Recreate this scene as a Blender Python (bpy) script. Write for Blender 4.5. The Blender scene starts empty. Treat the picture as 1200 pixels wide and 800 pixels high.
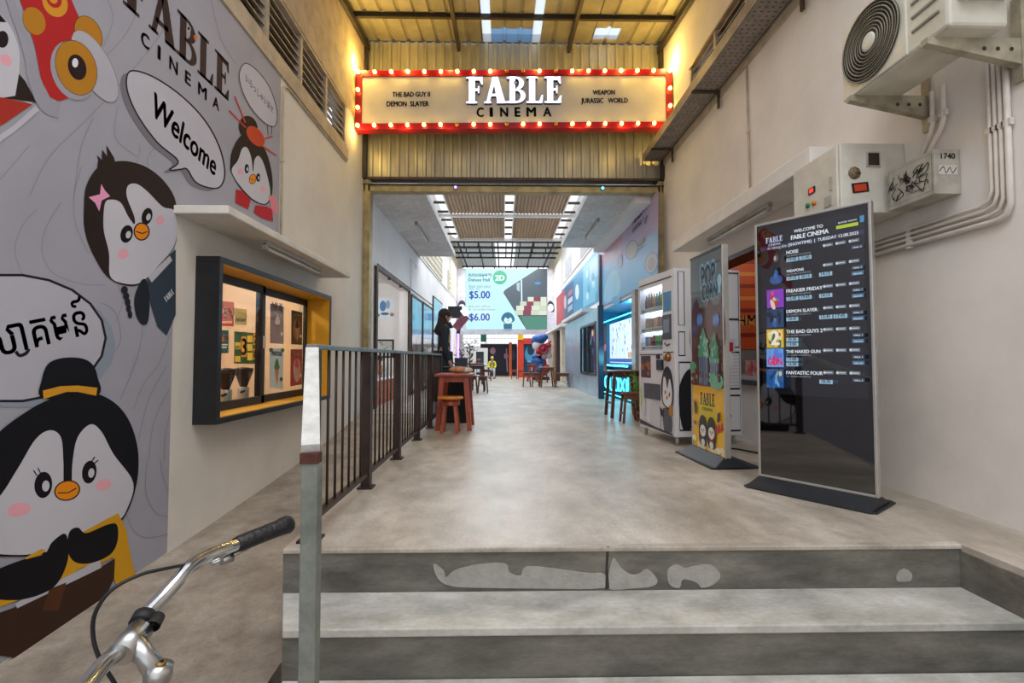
import bpy, bmesh, math, random
from math import pi, sin, cos, atan, atan2, radians
from mathutils import Vector, Matrix
random.seed(7)
S = bpy.context.scene
C = S.collection

# ---------------------------------------------------------------- camera, world, exposure
FOC, EYE = 560.0, 0.88
PSI, TH = atan(10 / 560), atan(20 / 560)
cam = bpy.data.objects.new('camera', bpy.data.cameras.new('camera'))
C.objects.link(cam)
cam.location = (0, 0, EYE)
cam.rotation_euler = (pi / 2 + TH, 0, -PSI)
cam.data.sensor_width = 36
cam.data.lens = FOC / 1200 * 36
cam.data.clip_start = 0.02
S.camera = cam
w = bpy.data.worlds.new('overcast_sky'); S.world = w; w.use_nodes = True
nt = w.node_tree; bg = nt.nodes['Background']
tc = nt.nodes.new('ShaderNodeTexCoord'); nz = nt.nodes.new('ShaderNodeTexNoise'); cr_ = nt.nodes.new('ShaderNodeValToRGB')
nz.inputs['Scale'].default_value = 1.6; nz.inputs['Detail'].default_value = 4
nt.links.new(tc.outputs['Generated'], nz.inputs['Vector']); nt.links.new(nz.outputs['Fac'], cr_.inputs['Fac'])
cr_.color_ramp.elements[0].position = .3; cr_.color_ramp.elements[0].color = (.80, .88, 1, 1)
cr_.color_ramp.elements[1].position = .7; cr_.color_ramp.elements[1].color = (1, 1, 1, 1)
nt.links.new(cr_.outputs['Color'], bg.inputs['Color'])
bg.inputs['Strength'].default_value = 1.0
S.view_settings.view_transform = 'Standard'; S.view_settings.look = 'None'
S.view_settings.gamma = 1; S.view_settings.use_curve_mapping = False
S.view_settings.exposure = 0.42
S.cycles.max_bounces = 10; S.cycles.diffuse_bounces = 6; S.cycles.use_denoising = True

def area(name, loc, size, energy, col, rot=(0, 0, 0), size_y=None):
    l = bpy.data.lights.new(name, 'AREA'); l.energy = energy; l.color = col; l.size = size
    if size_y: l.shape = 'RECTANGLE'; l.size_y = size_y
    o = bpy.data.objects.new(name, l); C.objects.link(o); o.location = loc; o.rotation_euler = rot
    return o
def point(name, loc, energy, col, r=.03):
    l = bpy.data.lights.new(name, 'POINT'); l.energy = energy; l.color = col; l.shadow_soft_size = r
    o = bpy.data.objects.new(name, l); C.objects.link(o); o.location = loc
    return o
# open sky over the street end of the alley
area('sky_light_street', (0.2, -1.0, 6.5), 5, 215, (.98, .98, 1), (radians(-12), 0, 0), 5)
# daylight through the roof strips of the hall
area('sky_light_hall', (0.1, 14, 5.75), 3.6, 300, (.86, .93, 1), (0, 0, 0), 10)
area('sky_light_far', (0.1, 21.6, 5.3), 3.6, 210, (.88, .94, 1), (0, 0, 0), 2.6)

# ---------------------------------------------------------------- pixel (photo) -> point on a plane of the place
_fw = Vector((sin(PSI) * cos(TH), cos(PSI) * cos(TH), sin(TH)))
_rt = Vector((cos(PSI), -sin(PSI), 0)); _up = _rt.cross(_fw)
def ray(px, py): return _fw + _rt * ((px - 600) / FOC) + _up * (-(py - 400) / FOC)
E0 = Vector((0, 0, EYE))
def hX(px, py, x): d = ray(px, py); return E0 + d * (x / d.x)
def hY(px, py, y): d = ray(px, py); return E0 + d * (y / d.y)
def hZ(px, py, z=0): d = ray(px, py); return E0 + d * ((z - EYE) / d.z)

# ---------------------------------------------------------------- materials
def lin(h, g=1.0):
    if isinstance(h, str):
        h = h.lstrip('#'); h = tuple(int(h[i:i + 2], 16) / 255 for i in (0, 2, 4))
    return tuple(((c / 12.92) if c <= .04045 else ((c + .055) / 1.055) ** 2.4) * g for c in h) + (1,)
MATS = {}
def mat(name, hexa, rough=.6, metal=0, var=.10, scale=5, bump=0, bscale=40, spec=.5, hex2=None, stretch=None, detail=5):
    if name in MATS: return MATS[name]
    m = bpy.data.materials.new(name); m.use_nodes = True; n = m.node_tree.nodes; L = m.node_tree.links
    p = n['Principled BSDF']; p.inputs['Roughness'].default_value = rough; p.inputs['Metallic'].default_value = metal
    p.inputs['Specular IOR Level'].default_value = spec
    c1 = lin(hexa)
    c2 = lin(hex2) if hex2 else tuple(c * (1 - var * 2.2) for c in c1[:3]) + (1,)
    t = n.new('ShaderNodeTexCoord'); vec = t.outputs['Object']
    if stretch:
        mp = n.new('ShaderNodeMapping'); mp.inputs['Scale'].default_value = stretch; L.new(vec, mp.inputs['Vector']); vec = mp.outputs['Vector']
    z = n.new('ShaderNodeTexNoise'); z.inputs['Scale'].default_value = scale; z.inputs['Detail'].default_value = detail; z.inputs['Roughness'].default_value = .6
    L.new(vec, z.inputs['Vector'])
    r = n.new('ShaderNodeValToRGB'); r.color_ramp.elements[0].position = .32; r.color_ramp.elements[1].position = .62
    r.color_ramp.elements[0].color = c2; r.color_ramp.elements[1].color = c1
    L.new(z.outputs['Fac'], r.inputs['Fac']); L.new(r.outputs['Color'], p.inputs['Base Color'])
    if bump:
        z2 = n.new('ShaderNodeTexNoise'); z2.inputs['Scale'].default_value = bscale; z2.inputs['Detail'].default_value = 6
        L.new(vec, z2.inputs['Vector'])
        b = n.new('ShaderNodeBump'); b.inputs['Strength'].default_value = bump; b.inputs['Distance'].default_value = .01
        L.new(z2.outputs['Fac'], b.inputs['Height']); L.new(b.outputs['Normal'], p.inputs['Normal'])
    MATS[name] = m
    return m
def concrete(name, a, b, c, rough=.5, streak=(1, 1, 1), bump=.25, s1=1.1):
    m = bpy.data.materials.new(name); m.use_nodes = True; n = m.node_tree.nodes; L = m.node_tree.links
    p = n['Principled BSDF']
    t = n.new('ShaderNodeTexCoord'); mp = n.new('ShaderNodeMapping'); mp.inputs['Scale'].default_value = streak
    L.new(t.outputs['Object'], mp.inputs['Vector'])
    z1 = n.new('ShaderNodeTexNoise'); z1.inputs['Scale'].default_value = s1; z1.inputs['Detail'].default_value = 8; z1.inputs['Roughness'].default_value = .62; z1.inputs['Distortion'].default_value = .15
    z2 = n.new('ShaderNodeTexNoise'); z2.inputs['Scale'].default_value = 11; z2.inputs['Detail'].default_value = 8
    z3 = n.new('ShaderNodeTexNoise'); z3.inputs['Scale'].default_value = 60; z3.inputs['Detail'].default_value = 3
    for z in (z1, z2, z3): L.new(mp.outputs['Vector'], z.inputs['Vector'])
    r = n.new('ShaderNodeValToRGB'); e = r.color_ramp.elements
    e[0].position = .33; e[0].color = lin(a); e[1].position = .68; e[1].color = lin(c); k = e.new(.5); k.color = lin(b)
    L.new(z1.outputs['Fac'], r.inputs['Fac'])
    mx = n.new('ShaderNodeMix'); mx.data_type = 'RGBA'; mx.blend_type = 'MULTIPLY'; mx.inputs[0].default_value = .62
    r2 = n.new('ShaderNodeValToRGB'); r2.color_ramp.elements[0].position = .32; r2.color_ramp.elements[0].color = (.72, .69, .65, 1); r2.color_ramp.elements[1].position = .6
    L.new(z2.outputs['Fac'], r2.inputs['Fac']); L.new(r.outputs['Color'], mx.inputs[6]); L.new(r2.outputs['Color'], mx.inputs[7])
    mx2 = n.new('ShaderNodeMix'); mx2.data_type = 'RGBA'; mx2.blend_type = 'MULTIPLY'; mx2.inputs[0].default_value = .38
    L.new(mx.outputs[2], mx2.inputs[6]); L.new(z3.outputs['Fac'], mx2.inputs[7]); L.new(mx2.outputs[2], p.inputs['Base Color'])
    rr = n.new('ShaderNodeMapRange'); rr.inputs[3].default_value = rough - .12; rr.inputs[4].default_value = rough + .15
    L.new(z2.outputs['Fac'], rr.inputs[0]); L.new(rr.outputs[0], p.inputs['Roughness'])
    b_ = n.new('ShaderNodeBump'); b_.inputs['Strength'].default_value = bump; b_.inputs['Distance'].default_value = .008
    L.new(z2.outputs['Fac'], b_.inputs['Height']); L.new(b_.outputs['Normal'], p.inputs['Normal'])
    MATS[name] = m
    return m
def emit(name, hexa, strength, base=None):
    if name in MATS: return MATS[name]
    m = bpy.data.materials.new(name); m.use_nodes = True; p = m.node_tree.nodes['Principled BSDF']
    p.inputs['Base Color'].default_value = lin(base or hexa); p.inputs['Emission Color'].default_value = lin(hexa); p.inputs['Emission Strength'].default_value = strength
    MATS[name] = m; return m
def glass(name, tint='ffffff', rough=0.0, alpha=.12):
    if name in MATS: return MATS[name]
    m = bpy.data.materials.new(name); m.use_nodes = True; n = m.node_tree.nodes; L = m.node_tree.links
    n.remove(n['Principled BSDF']); o = n['Material Output']
    t = n.new('ShaderNodeBsdfTransparent'); t.inputs[0].default_value = lin(tint); g = n.new('ShaderNodeBsdfGlossy'); g.inputs['Roughness'].default_value = rough
    f = n.new('ShaderNodeLayerWeight'); f.inputs[0].default_value = .5; mx = n.new('ShaderNodeMixShader')
    pw = n.new('ShaderNodeMath'); pw.operation = 'POWER'; pw.inputs[1].default_value = 5; L.new(f.outputs['Facing'], pw.inputs[0])
    ad = n.new('ShaderNodeMath'); ad.operation = 'MULTIPLY_ADD'; ad.inputs[1].default_value = .85; ad.inputs[2].default_value = alpha; L.new(pw.outputs[0], ad.inputs[0])
    L.new(ad.outputs[0], mx.inputs[0]); L.new(t.outputs[0], mx.inputs[1]); L.new(g.outputs[0], mx.inputs[2]); L.new(mx.outputs[0], o.inputs[0])
    MATS[name] = m; return m
def attr_mat(name, rough=.5, em=0, spec=.4, coat=0):
    m = bpy.data.materials.new(name); m.use_nodes = True; n = m.node_tree.nodes; L = m.node_tree.links; p = n['Principled BSDF']
    a = n.new('ShaderNodeVertexColor'); a.layer_name = 'Col'
    if em:
        L.new(a.outputs[0], p.inputs['Emission Color']); p.inputs['Emission Strength'].default_value = em; p.inputs['Base Color'].default_value = (.004, .004, .005, 1)
    else:
        t = n.new('ShaderNodeTexCoord'); z = n.new('ShaderNodeTexNoise'); z.inputs['Scale'].default_value = 2.5; L.new(t.outputs['Object'], z.inputs['Vector'])
        mr = n.new('ShaderNodeMapRange'); mr.inputs[3].default_value = .86; mr.inputs[4].default_value = 1.06; L.new(z.outputs['Fac'], mr.inputs[0])
        mx = n.new('ShaderNodeMix'); mx.data_type = 'RGBA'; mx.blend_type = 'MULTIPLY'; mx.inputs[0].default_value = 1
        L.new(a.outputs[0], mx.inputs[6]); L.new(mr.outputs[0], mx.inputs[7]); L.new(mx.outputs[2], p.inputs['Base Color'])
    p.inputs['Roughness'].default_value = rough; p.inputs['Specular IOR Level'].default_value = spec; p.inputs['Coat Weight'].default_value = coat
    p.inputs['Coat Roughness'].default_value = .03
    MATS[name] = m; return m
PRINT = attr_mat('flat_print', .45); PRINTM = attr_mat('matte_print', .8, spec=.2); BACKLIT = attr_mat('backlit_print', .4, em=.8)
SCREEN = attr_mat('lit_screen', .05, em=1.3, spec=.6); LEDWALL = attr_mat('led_wall', .5, em=.82); MURALP = attr_mat('mural_vinyl', .6, spec=.12); FILM = attr_mat('glossy_film', .12, spec=.9)

# ---------------------------------------------------------------- mesh builder
def mchain(p):
    m = Matrix()
    while p: m = p.matrix_basis @ m; p = p.parent
    return m
class M:
    def __init__(s): s.v = []; s.f = []; s.m = []; s.sm = []; s.mats = []
    def mi(s, m):
        if m not in s.mats: s.mats.append(m)
        return s.mats.index(m)
    def add(s, vs, fs, m, smooth=False):
        o = len(s.v); s.v += [Vector(v) for v in vs]; k = s.mi(m)
        for f in fs: s.f.append([o + i for i in f]); s.m.append(k); s.sm.append(smooth)
        return s
    def box(s, x0, x1, y0, y1, z0, z1, m):
        vs = [(x, y, z) for z in (z0, z1) for y in (y0, y1) for x in (x0, x1)]
        return s.add(vs, [(0, 2, 3, 1), (4, 5, 7, 6), (0, 1, 5, 4), (2, 6, 7, 3), (0, 4, 6, 2), (1, 3, 7, 5)], m)
    def hexa(s, b, t, m):   # two quads of four points
        return s.add(list(b) + list(t), [(3, 2, 1, 0), (4, 5, 6, 7), (0, 1, 5, 4), (1, 2, 6, 5), (2, 3, 7, 6), (3, 0, 4, 7)], m)
    def bar(s, a, b, w, h, m, up=(0, 0, 1)):
        a = Vector(a); b = Vector(b); d = (b - a).normalized(); u = Vector(up)
        if abs(d.dot(u)) > .98: u = Vector((0, 1, 0))
        sx = d.cross(u).normalized() * w / 2; sy = sx.cross(d).normalized() * h / 2
        q = lambda p: [p - sx - sy, p + sx - sy, p + sx + sy, p - sx + sy]
        return s.hexa(q(a), q(b), m)
    def tube(s, path, r, m, n=10, closed=False, caps=True):
        P = [Vector(p) for p in path]; K = len(P); rs = r if isinstance(r, (list, tuple)) else [r] * K
        vs = []; ref = None
        for i in range(K):
            if closed: d = P[(i + 1) % K] - P[i - 1]
            else: d = P[min(i + 1, K - 1)] - P[max(i - 1, 0)]
            d.normalize()
            if ref is None: ref = Vector((0, 0, 1)) if abs(d.z) < .9 else Vector((1, 0, 0))
            a = (ref - d * ref.dot(d)).normalized(); ref = a; b = d.cross(a)
            vs += [P[i] + (a * cos(2 * pi * k / n) + b * sin(2 * pi * k / n)) * rs[i] for k in range(n)]
        fs = []
        for i in range(K if closed else K - 1):
            j = (i + 1) % K
            for k in range(n): l = (k + 1) % n; fs.append((i * n + k, i * n + l, j * n + l, j * n + k))
        s.add(vs, fs, m, True)
        if caps and not closed:
            o = len(s.v) - len(vs)
            for e in (list(range(n))[::-1], [(K - 1) * n + k for k in range(n)]):
                s.f.append([o + i for i in e]); s.m.append(s.mi(m)); s.sm.append(False)
        return s
    def cyl(s, a, b, r, m, n=16): return s.tube([a, b], r, m, n)
    def lathe(s, c, prof, m, n=20, axis=(0, 0, 1), smooth=True):
        c = Vector(c); ax = Vector(axis).normalized(); ref = Vector((1, 0, 0)) if abs(ax.x) < .9 else Vector((0, 1, 0))
        a = (ref - ax * ref.dot(ax)).normalized(); b = ax.cross(a); vs = []
        for r, h in prof: vs += [c + ax * h + (a * cos(2 * pi * k / n) + b * sin(2 * pi * k / n)) * max(r, 1e-5) for k in range(n)]
        fs = [(i * n + k, i * n + (k + 1) % n, (i + 1) * n + (k + 1) % n, (i + 1) * n + k) for i in range(len(prof) - 1) for k in range(n)]
        return s.add(vs, fs, m, smooth)
    def ball(s, c, r, m, n=12, sc=(1, 1, 1)):
        c = Vector(c); k = max(6, n // 2 + 1); vs = []; fs = []
        for i in range(k + 1):
            t = pi * i / k
            for j in range(n): vs.append(c + Vector((r * sin(t) * cos(2 * pi * j / n) * sc[0], r * sin(t) * sin(2 * pi * j / n) * sc[1], r * cos(t) * sc[2])))
        for i in range(k):
            for j in range(n): fs.append((i * n + j, (i + 1) * n + j, (i + 1) * n + (j + 1) % n, i * n + (j + 1) % n))
        return s.add(vs, fs, m, True)
    def prism(s, pts, off, m):     # polygon pts (3D) extruded by vector off
        pts = [Vector(p) for p in pts]; off = Vector(off); n = len(pts)
        fs = [list(range(n))[::-1], [n + i for i in range(n)]] + [(i, (i + 1) % n, n + (i + 1) % n, n + i) for i in range(n)]
        return s.add(pts + [p + off for p in pts], fs, m)
    def build(s, name, parent=None, world=True, bev=0, kind=None):
        me = bpy.data.meshes.new(name); vs = s.v
        if parent is not None and world:
            inv = mchain(parent).inverted(); vs = [inv @ v for v in vs]
        me.from_pydata([tuple(v) for v in vs], [], s.f)
        for m in s.mats: me.materials.append(m)
        me.polygons.foreach_set('material_index', s.m); me.polygons.foreach_set('use_smooth', s.sm)
        bm = bmesh.new(); bm.from_mesh(me); bmesh.ops.remove_doubles(bm, verts=bm.verts, dist=1e-6); bmesh.ops.recalc_face_normals(bm, faces=bm.faces); bm.to_mesh(me); bm.free()
        o = bpy.data.objects.new(name, me); C.objects.link(o)
        if parent is not None: o.parent = parent
        if bev:
            b = o.modifiers.new('bevel', 'BEVEL'); b.width = bev; b.segments = 2; b.limit_method = 'ANGLE'; b.angle_limit = radians(40)
        if kind: o['kind'] = kind
        return o
def tag(o, label, cat, group=None):
    o['label'] = label; o['category'] = cat
    if group: o['group'] = group
    return o
def thing(name, label, cat, loc=(0, 0, 0), rz=0, group=None):
    o = bpy.data.objects.new(name, None); C.objects.link(o); o.location = loc; o.rotation_euler = (0, 0, rz); o.empty_display_size = .1
    o.matrix_basis = Matrix.Translation(loc) @ Matrix.Rotation(rz, 4, 'Z')
    return tag(o, label, cat, group)
def struct(name, mb, parent=None, bev=0):
    return mb.build(name, parent, bev=bev, kind=None if parent else 'structure')
def structE(name, loc=(0, 0, 0)):
    o = bpy.data.objects.new(name, None); C.objects.link(o); o.location = loc; o['kind'] = 'structure'; return o
def part(name, mb, parent, bev=0, world=True, label=None, kind=None):
    o = mb.build(name, parent, world=world, bev=bev, kind=kind)
    if label: o['label'] = label
    return o
def dup(o, loc=None, rz=None, label=None, group=None, parent=None):
    c = o.copy(); C.objects.link(c)
    if parent is not None: c.parent = parent
    if loc is not None or rz is not None:
        l = Vector(loc) if loc is not None else o.location.copy(); r = rz if rz is not None else o.rotation_euler.z
        c.matrix_basis = Matrix.Translation(l) @ Matrix.Rotation(r, 4, 'Z')
    if label: c['label'] = label
    if group: c['group'] = group
    for ch in list(o.children):
        if ch is not c: dup(ch, parent=c)
    return c

# ---------------------------------------------------------------- flat prints
def cat_rom(P, n=6, closed=False):
    P = [Vector((p[0], p[1])) for p in P]; K = len(P); out = []
    for i in range(K if closed else K - 1):
        p1 = P[i]; p2 = P[(i + 1) % K]; p0 = P[i - 1] if (closed or i) else p1; p3 = P[(i + 2) % K] if (closed or i + 2 < K) else p2
        for j in range(n):
            t = j / n; out.append(.5 * ((2 * p1) + (p2 - p0) * t + (2 * p0 - 5 * p1 + 4 * p2 - p3) * t * t + (3 * p1 - p0 - 3 * p2 + p3) * t ** 3))
    if not closed: out.append(P[-1])
    return [(p.x, p.y) for p in out]
_tc = {}
def glyphs(s, bold):
    k = (s, bold)
    if k not in _tc:
        cu = bpy.data.curves.new('t', 'FONT'); cu.body = s; cu.size = 1; cu.offset = bold; cu.resolution_u = 3
        o = bpy.data.objects.new('t', cu); me = o.to_mesh()
        _tc[k] = ([v.co.copy() for v in me.vertices], [tuple(p.vertices) for p in me.polygons]); o.to_mesh_clear(); bpy.data.objects.remove(o); bpy.data.curves.remove(cu)
    return _tc[k]
def smooth3(P, n=5):
    P = [Vector(p) for p in P]; K = len(P); out = []
    for i in range(K - 1):
        p1, p2 = P[i], P[i + 1]; p0 = P[max(i - 1, 0)]; p3 = P[min(i + 2, K - 1)]
        for j in range(n): t = j / n; out.append(.5 * ((2 * p1) + (p2 - p0) * t + (2 * p0 - 5 * p1 + 4 * p2 - p3) * t * t + (3 * p1 - p0 - 3 * p2 + p3) * t ** 3))
    return out + [P[-1]]
class Art:
    def __init__(s, fn, N, eps=.0003, z0=0.001):
        s.fn = fn; s.N = Vector(N).normalized(); s.eps = eps; s.z = z0; s.v = []; s.f = []; s.c = []
    def _p(s, a, b): return s.fn(a, b) + s.N * s.z
    def face(s, vs, col): o = len(s.v); s.v += vs; s.f.append(list(range(o, o + len(vs)))); s.c.append(lin(col))
    def poly(s, pts, col): s.face([s._p(*p) for p in pts], col); s.z += s.eps; return s
    def rect(s, x0, y0, x1, y1, col): return s.poly([(x0, y0), (x1, y0), (x1, y1), (x0, y1)], col)
    def slab(s, pts, col, t):
        P = [s.fn(*p) for p in pts]; n = len(P)
        s.face([p - s.N * t for p in P][::-1], col); s.face([p.copy() for p in P], col)
        for i in range(n): j = (i + 1) % n; s.face([P[i] - s.N * t, P[j] - s.N * t, P[j].copy(), P[i].copy()], col)
        s.z = max(s.z, s.eps); return s
    def ell(s, cx, cy, rx, ry, col, rot=0, n=22):
        c_, s_ = cos(rot), sin(rot)
        return s.poly([(cx + rx * cos(t) * c_ - ry * sin(t) * s_, cy + rx * cos(t) * s_ + ry * sin(t) * c_) for t in [2 * pi * i / n for i in range(n)]], col)
    def blob(s, pts, col, n=6): return s.poly(cat_rom(pts, n, True), col)
    def line(s, pts, w, col, closed=False, smooth=0):
        if smooth: pts = cat_rom(pts, smooth, closed)
        P = [Vector((p[0], p[1])) for p in pts]; K = len(P); L_ = []; R_ = []
        ws = w if isinstance(w, (list, tuple)) else [w] * K
        if len(ws) != K: ws = [ws[min(len(ws) - 1, int(i * len(ws) / K))] for i in range(K)]
        for i in range(K):
            d = (P[(i + 1) % K] - P[i - 1]) if closed else (P[min(i + 1, K - 1)] - P[max(i - 1, 0)])
            if d.length < 1e-9: d = Vector((1, 0))
            d.normalize(); nn = Vector((-d.y, d.x)) * ws[i] / 2
            L_.append(P[i] + nn); R_.append(P[i] - nn)
        for i in range(K if closed else K - 1):
            j = (i + 1) % K; s.face([s._p(*q) for q in (L_[i], L_[j], R_[j], R_[i])], col)
        s.z += s.eps; return s
    def oell(s, cx, cy, rx, ry, fill, stroke, w, rot=0):
        s.ell(cx, cy, rx + w, ry + w, stroke, rot); return s.ell(cx, cy, rx, ry, fill, rot)
    def text(s, t, p0, p1, col, h=1.0, bold=0.0, up=None, hm=None):
        V, F = glyphs(t, 0)
        if not V: return s
        mx = max(v.x for v in V); mn = min(v.x for v in V); a = s._p(*p0); b = s._p(*p1); u = b - a; L_ = u.length; u.normalize()
        v = s.N.cross(u) if up is None else Vector(up); k = L_ / (mx - mn)
        if hm: h = hm / (k * max(q.y for q in V))
        for dx, dz in ([(0, 0)] if not bold else [(-bold, 0), (bold, 0), (0, -bold * .6), (0, bold * .6)]):
            W = [a + u * ((q.x - mn + dx) * k) + v * ((q.y + dz) * k * h) for q in V]
            for f in F: s.face([W[i].copy() for i in f], col)
        s.z += s.eps; return s
    def build(s, name, parent=None, m=None, label=None, cat=None, group=None):
        me = bpy.data.meshes.new(name); vs = s.v
        if parent is not None: inv = mchain(parent).inverted(); vs = [inv @ v for v in vs]
        me.from_pydata([tuple(v) for v in vs], [], s.f); me.materials.append(m or PRINT)
        ca = me.color_attributes.new('Col', 'FLOAT_COLOR', 'CORNER'); data = []
        for f, c in zip(s.f, s.c): data += list(c) * len(f)
        ca.data.foreach_set('color', data)
        o = bpy.data.objects.new(name, me); C.objects.link(o)
        if parent is not None: o.parent = parent
        if label: o['label'] = label
        if cat: o['category'] = cat
        if group: o['group'] = group
        return o
def frame(O, U, V):
    O = Vector(O); U = Vector(U); V = Vector(V)
    return lambda a, b: O + U * a + V * b
# slab-serif letters for the cinema's wordmark: strokes in a unit-high box, (width, polygons)
def _arc(cx, cy, rx, ry, t0, t1, w, wv=None, n=10):
    wv = wv or w; o = []; i_ = []
    for k in range(n + 1):
        t = t0 + (t1 - t0) * k / n; o.append((cx + rx * cos(t), cy + ry * sin(t))); i_.append((cx + (rx - w) * cos(t), cy + (ry - wv) * sin(t)))
    return o + i_[::-1]
def _bx(a, b, c, d): return [(a, b), (c, b), (c, d), (a, d)]
LET = {
 'F': (.66, [_bx(.10, 0, .35, 1), _bx(0, 0, .44, .07), _bx(0, .93, .62, 1), [(.3, .93), (.3, .86), (.52, .86), (.60, .70), (.66, .70), (.64, 1)], _bx(.3, .46, .5, .56), [(.46, .38), (.52, .38), (.52, .66), (.46, .64)]]),
 'A': (.84, [[(.32, 1), (.54, 1), (.84, 0), (.52, 0), (.38, .72)], [(.32, 1), (.44, .86), (.21, 0), (.07, 0)], _bx(.2, .26, .6, .36), _bx(0, 0, .28, .07), _bx(.5, 0, .88, .07)]),
 'B': (.72, [_bx(.1, 0, .33, 1), _bx(0, 0, .4, .08), _bx(0, .92, .4, 1), _arc(.38, .75, .30, .25, -pi / 2, pi / 2, .2, .08), _arc(.40, .27, .34, .27, -pi / 2, pi / 2, .2, .08), _bx(.28, .46, .4, .54)]),
 'L': (.66, [_bx(.10, 0, .35, 1), _bx(0, 0, .6, .07), _bx(0, .93, .44, 1), [(.3, .07), (.5, .07), (.60, .3), (.66, .3), (.64, 0), (.3, 0)]]),
 'E': (.68, [_bx(.10, 0, .35, 1), _bx(0, 0, .62, .07), _bx(0, .93, .62, 1), [(.3, .93), (.3, .86), (.52, .86), (.60, .72), (.66, .72), (.64, 1)], [(.3, .07), (.5, .07), (.62, .28), (.68, .28), (.66, 0), (.3, 0)], _bx(.3, .46, .5, .56), [(.46, .36), (.52, .36), (.52, .66), (.46, .66)]]),
}
def wordmark_polys(gap=.05):
    x = 0; out = []
    for ch in 'FABLE':
        wd, ps = LET[ch]; out += [[(x + px, py) for px, py in p] for p in ps]; x += wd + gap
    return x - gap, out
def art_wordmark(a, p0, p1, col, h=1.0, eye=None):
    W_, ps = wordmark_polys(); A = a._p(*p0); B = a._p(*p1); u = (B - A); k = u.length / W_; u.normalize(); v = a.N.cross(u)
    for p in ps: a.face([A + u * (x * k) + v * (y * k * h) for x, y in p], col)
    a.z += a.eps
    return k * h
# ================================================================= THE SETTING
plasterL = mat('plaster_left', 'ded8ce', .8, var=.05, scale=1.6, bump=.25, bscale=14, spec=.2)
plasterR = mat('plaster_right', 'e6e0da', .8, var=.06, scale=1.4, bump=.25, bscale=12, spec=.2)
rawbeam = mat('raw_beam', 'c2b199', .85, var=.14, scale=5, bump=.5, bscale=20)
conc_floor = concrete('floor_concrete', 'a89e90', 'c4b9ab', 'ddd3c6', .36, (1, .6, 1), .15, 2.2)
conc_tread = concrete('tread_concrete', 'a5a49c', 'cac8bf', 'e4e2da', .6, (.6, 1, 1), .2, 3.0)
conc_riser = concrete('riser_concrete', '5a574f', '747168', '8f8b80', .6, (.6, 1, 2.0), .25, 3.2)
conc_ramp = concrete('ramp_concrete', '8e8275', 'a89b8c', 'bfb2a3', .6, (1, 1, 1), .35, 3.0)
conc_slab = concrete('slab_concrete', 'cfcbc6', 'e6e2de', 'f2f0ec', .8, (1, 1, 1), .4, 1.0)
wallhall = mat('hall_plaster', 'e9e6e4', .8, var=.05, scale=1.2, bump=.1, spec=.2)
hallcream = mat('hall_cream', 'e6dcc6', .8, var=.05, scale=1.2, spec=.2)
steel_dark = mat('dark_steel', '3a332e', .55, .3, .15, 6)
steel_rust = mat('rusty_steel', '5a4a3c', .6, .4, .25, 5)
jamb_m = mat('jamb_paint', 'b3a272', .5, .2, .2, 6)
clad = mat('cladding_sheet', 'b4ae9a', .4, .4, .14, 2.5, stretch=(1, 1, .35))
roofm = mat('roof_sheet', 'aaa48e', .4, .4, .15, 2.5)
brownsheet = mat('brown_sheet', 'a08568', .6, .1, .12, 2, stretch=(1, .3, 1))
white_m = mat('white_paint', 'e6e4e0', .5, 0, .04, 4)
def translucent(name, hexa, tr=.5):
    m = bpy.data.materials.new(name); m.use_nodes = True; n = m.node_tree.nodes; L = m.node_tree.links; n.remove(n['Principled BSDF'])
    a = n.new('ShaderNodeBsdfTranslucent'); a.inputs[0].default_value = lin(hexa); b = n.new('ShaderNodeBsdfTransparent'); b.inputs[0].default_value = lin(hexa)
    x = n.new('ShaderNodeMixShader'); x.inputs[0].default_value = tr; L.new(a.outputs[0], x.inputs[1]); L.new(b.outputs[0], x.inputs[2]); L.new(x.outputs[0], n['Material Output'].inputs[0]); return m
trans_w = translucent('clear_sheet', 'dfe6ea', .45); trans_g = translucent('weathered_clear_sheet', '8f9290', .25); trans_b = translucent('blue_clear_sheet', '6f8fae', .3)

XL, XR, YB = -2.28, 2.63, 7.74
# floors
m = M(); m.box(-1.02, 2.63, 2.27, 7.7, -.8, 0, conc_floor); m.box(-6.2, 5.2, 7.7, 32, -.8, 0, conc_floor); m.box(2.17, 2.63, 1.2, 2.27, -.8, 0, conc_floor)
fl = struct('floor', m)
m = M(); m.box(-9, 9, -7, 2.2, -1, -.6, conc_ramp); struct('ground', m)
rp = [(7.7, 0), (6.7, -.13), (5.6, -.27), (4.5, -.36), (3.37, -.44), (2.0, -.53), (.8, -.6), (.8, -.8), (7.7, -.8)]
m = M(); m.prism([(XL, y, z) for y, z in rp], (1.26, 0, 0), conc_ramp)
struct('ramp', m)
st = structE('stair', (.6, 2, -.6))
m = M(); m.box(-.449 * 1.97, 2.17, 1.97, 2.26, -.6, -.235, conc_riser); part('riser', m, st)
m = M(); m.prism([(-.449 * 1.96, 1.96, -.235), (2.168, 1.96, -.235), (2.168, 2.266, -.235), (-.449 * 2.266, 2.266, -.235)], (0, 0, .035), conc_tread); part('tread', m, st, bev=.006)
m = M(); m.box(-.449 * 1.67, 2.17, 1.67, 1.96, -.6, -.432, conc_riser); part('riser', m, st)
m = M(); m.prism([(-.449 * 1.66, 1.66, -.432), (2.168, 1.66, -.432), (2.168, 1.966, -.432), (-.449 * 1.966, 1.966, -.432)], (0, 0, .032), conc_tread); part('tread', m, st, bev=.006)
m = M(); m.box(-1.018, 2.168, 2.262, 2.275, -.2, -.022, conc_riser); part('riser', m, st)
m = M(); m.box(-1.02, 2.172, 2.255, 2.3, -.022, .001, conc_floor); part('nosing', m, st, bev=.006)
m = M(); m.box(2.162, 2.17, 1.2, 2.262, -.59, -.03, conc_riser); part('cheek_face', m, st)
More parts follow.
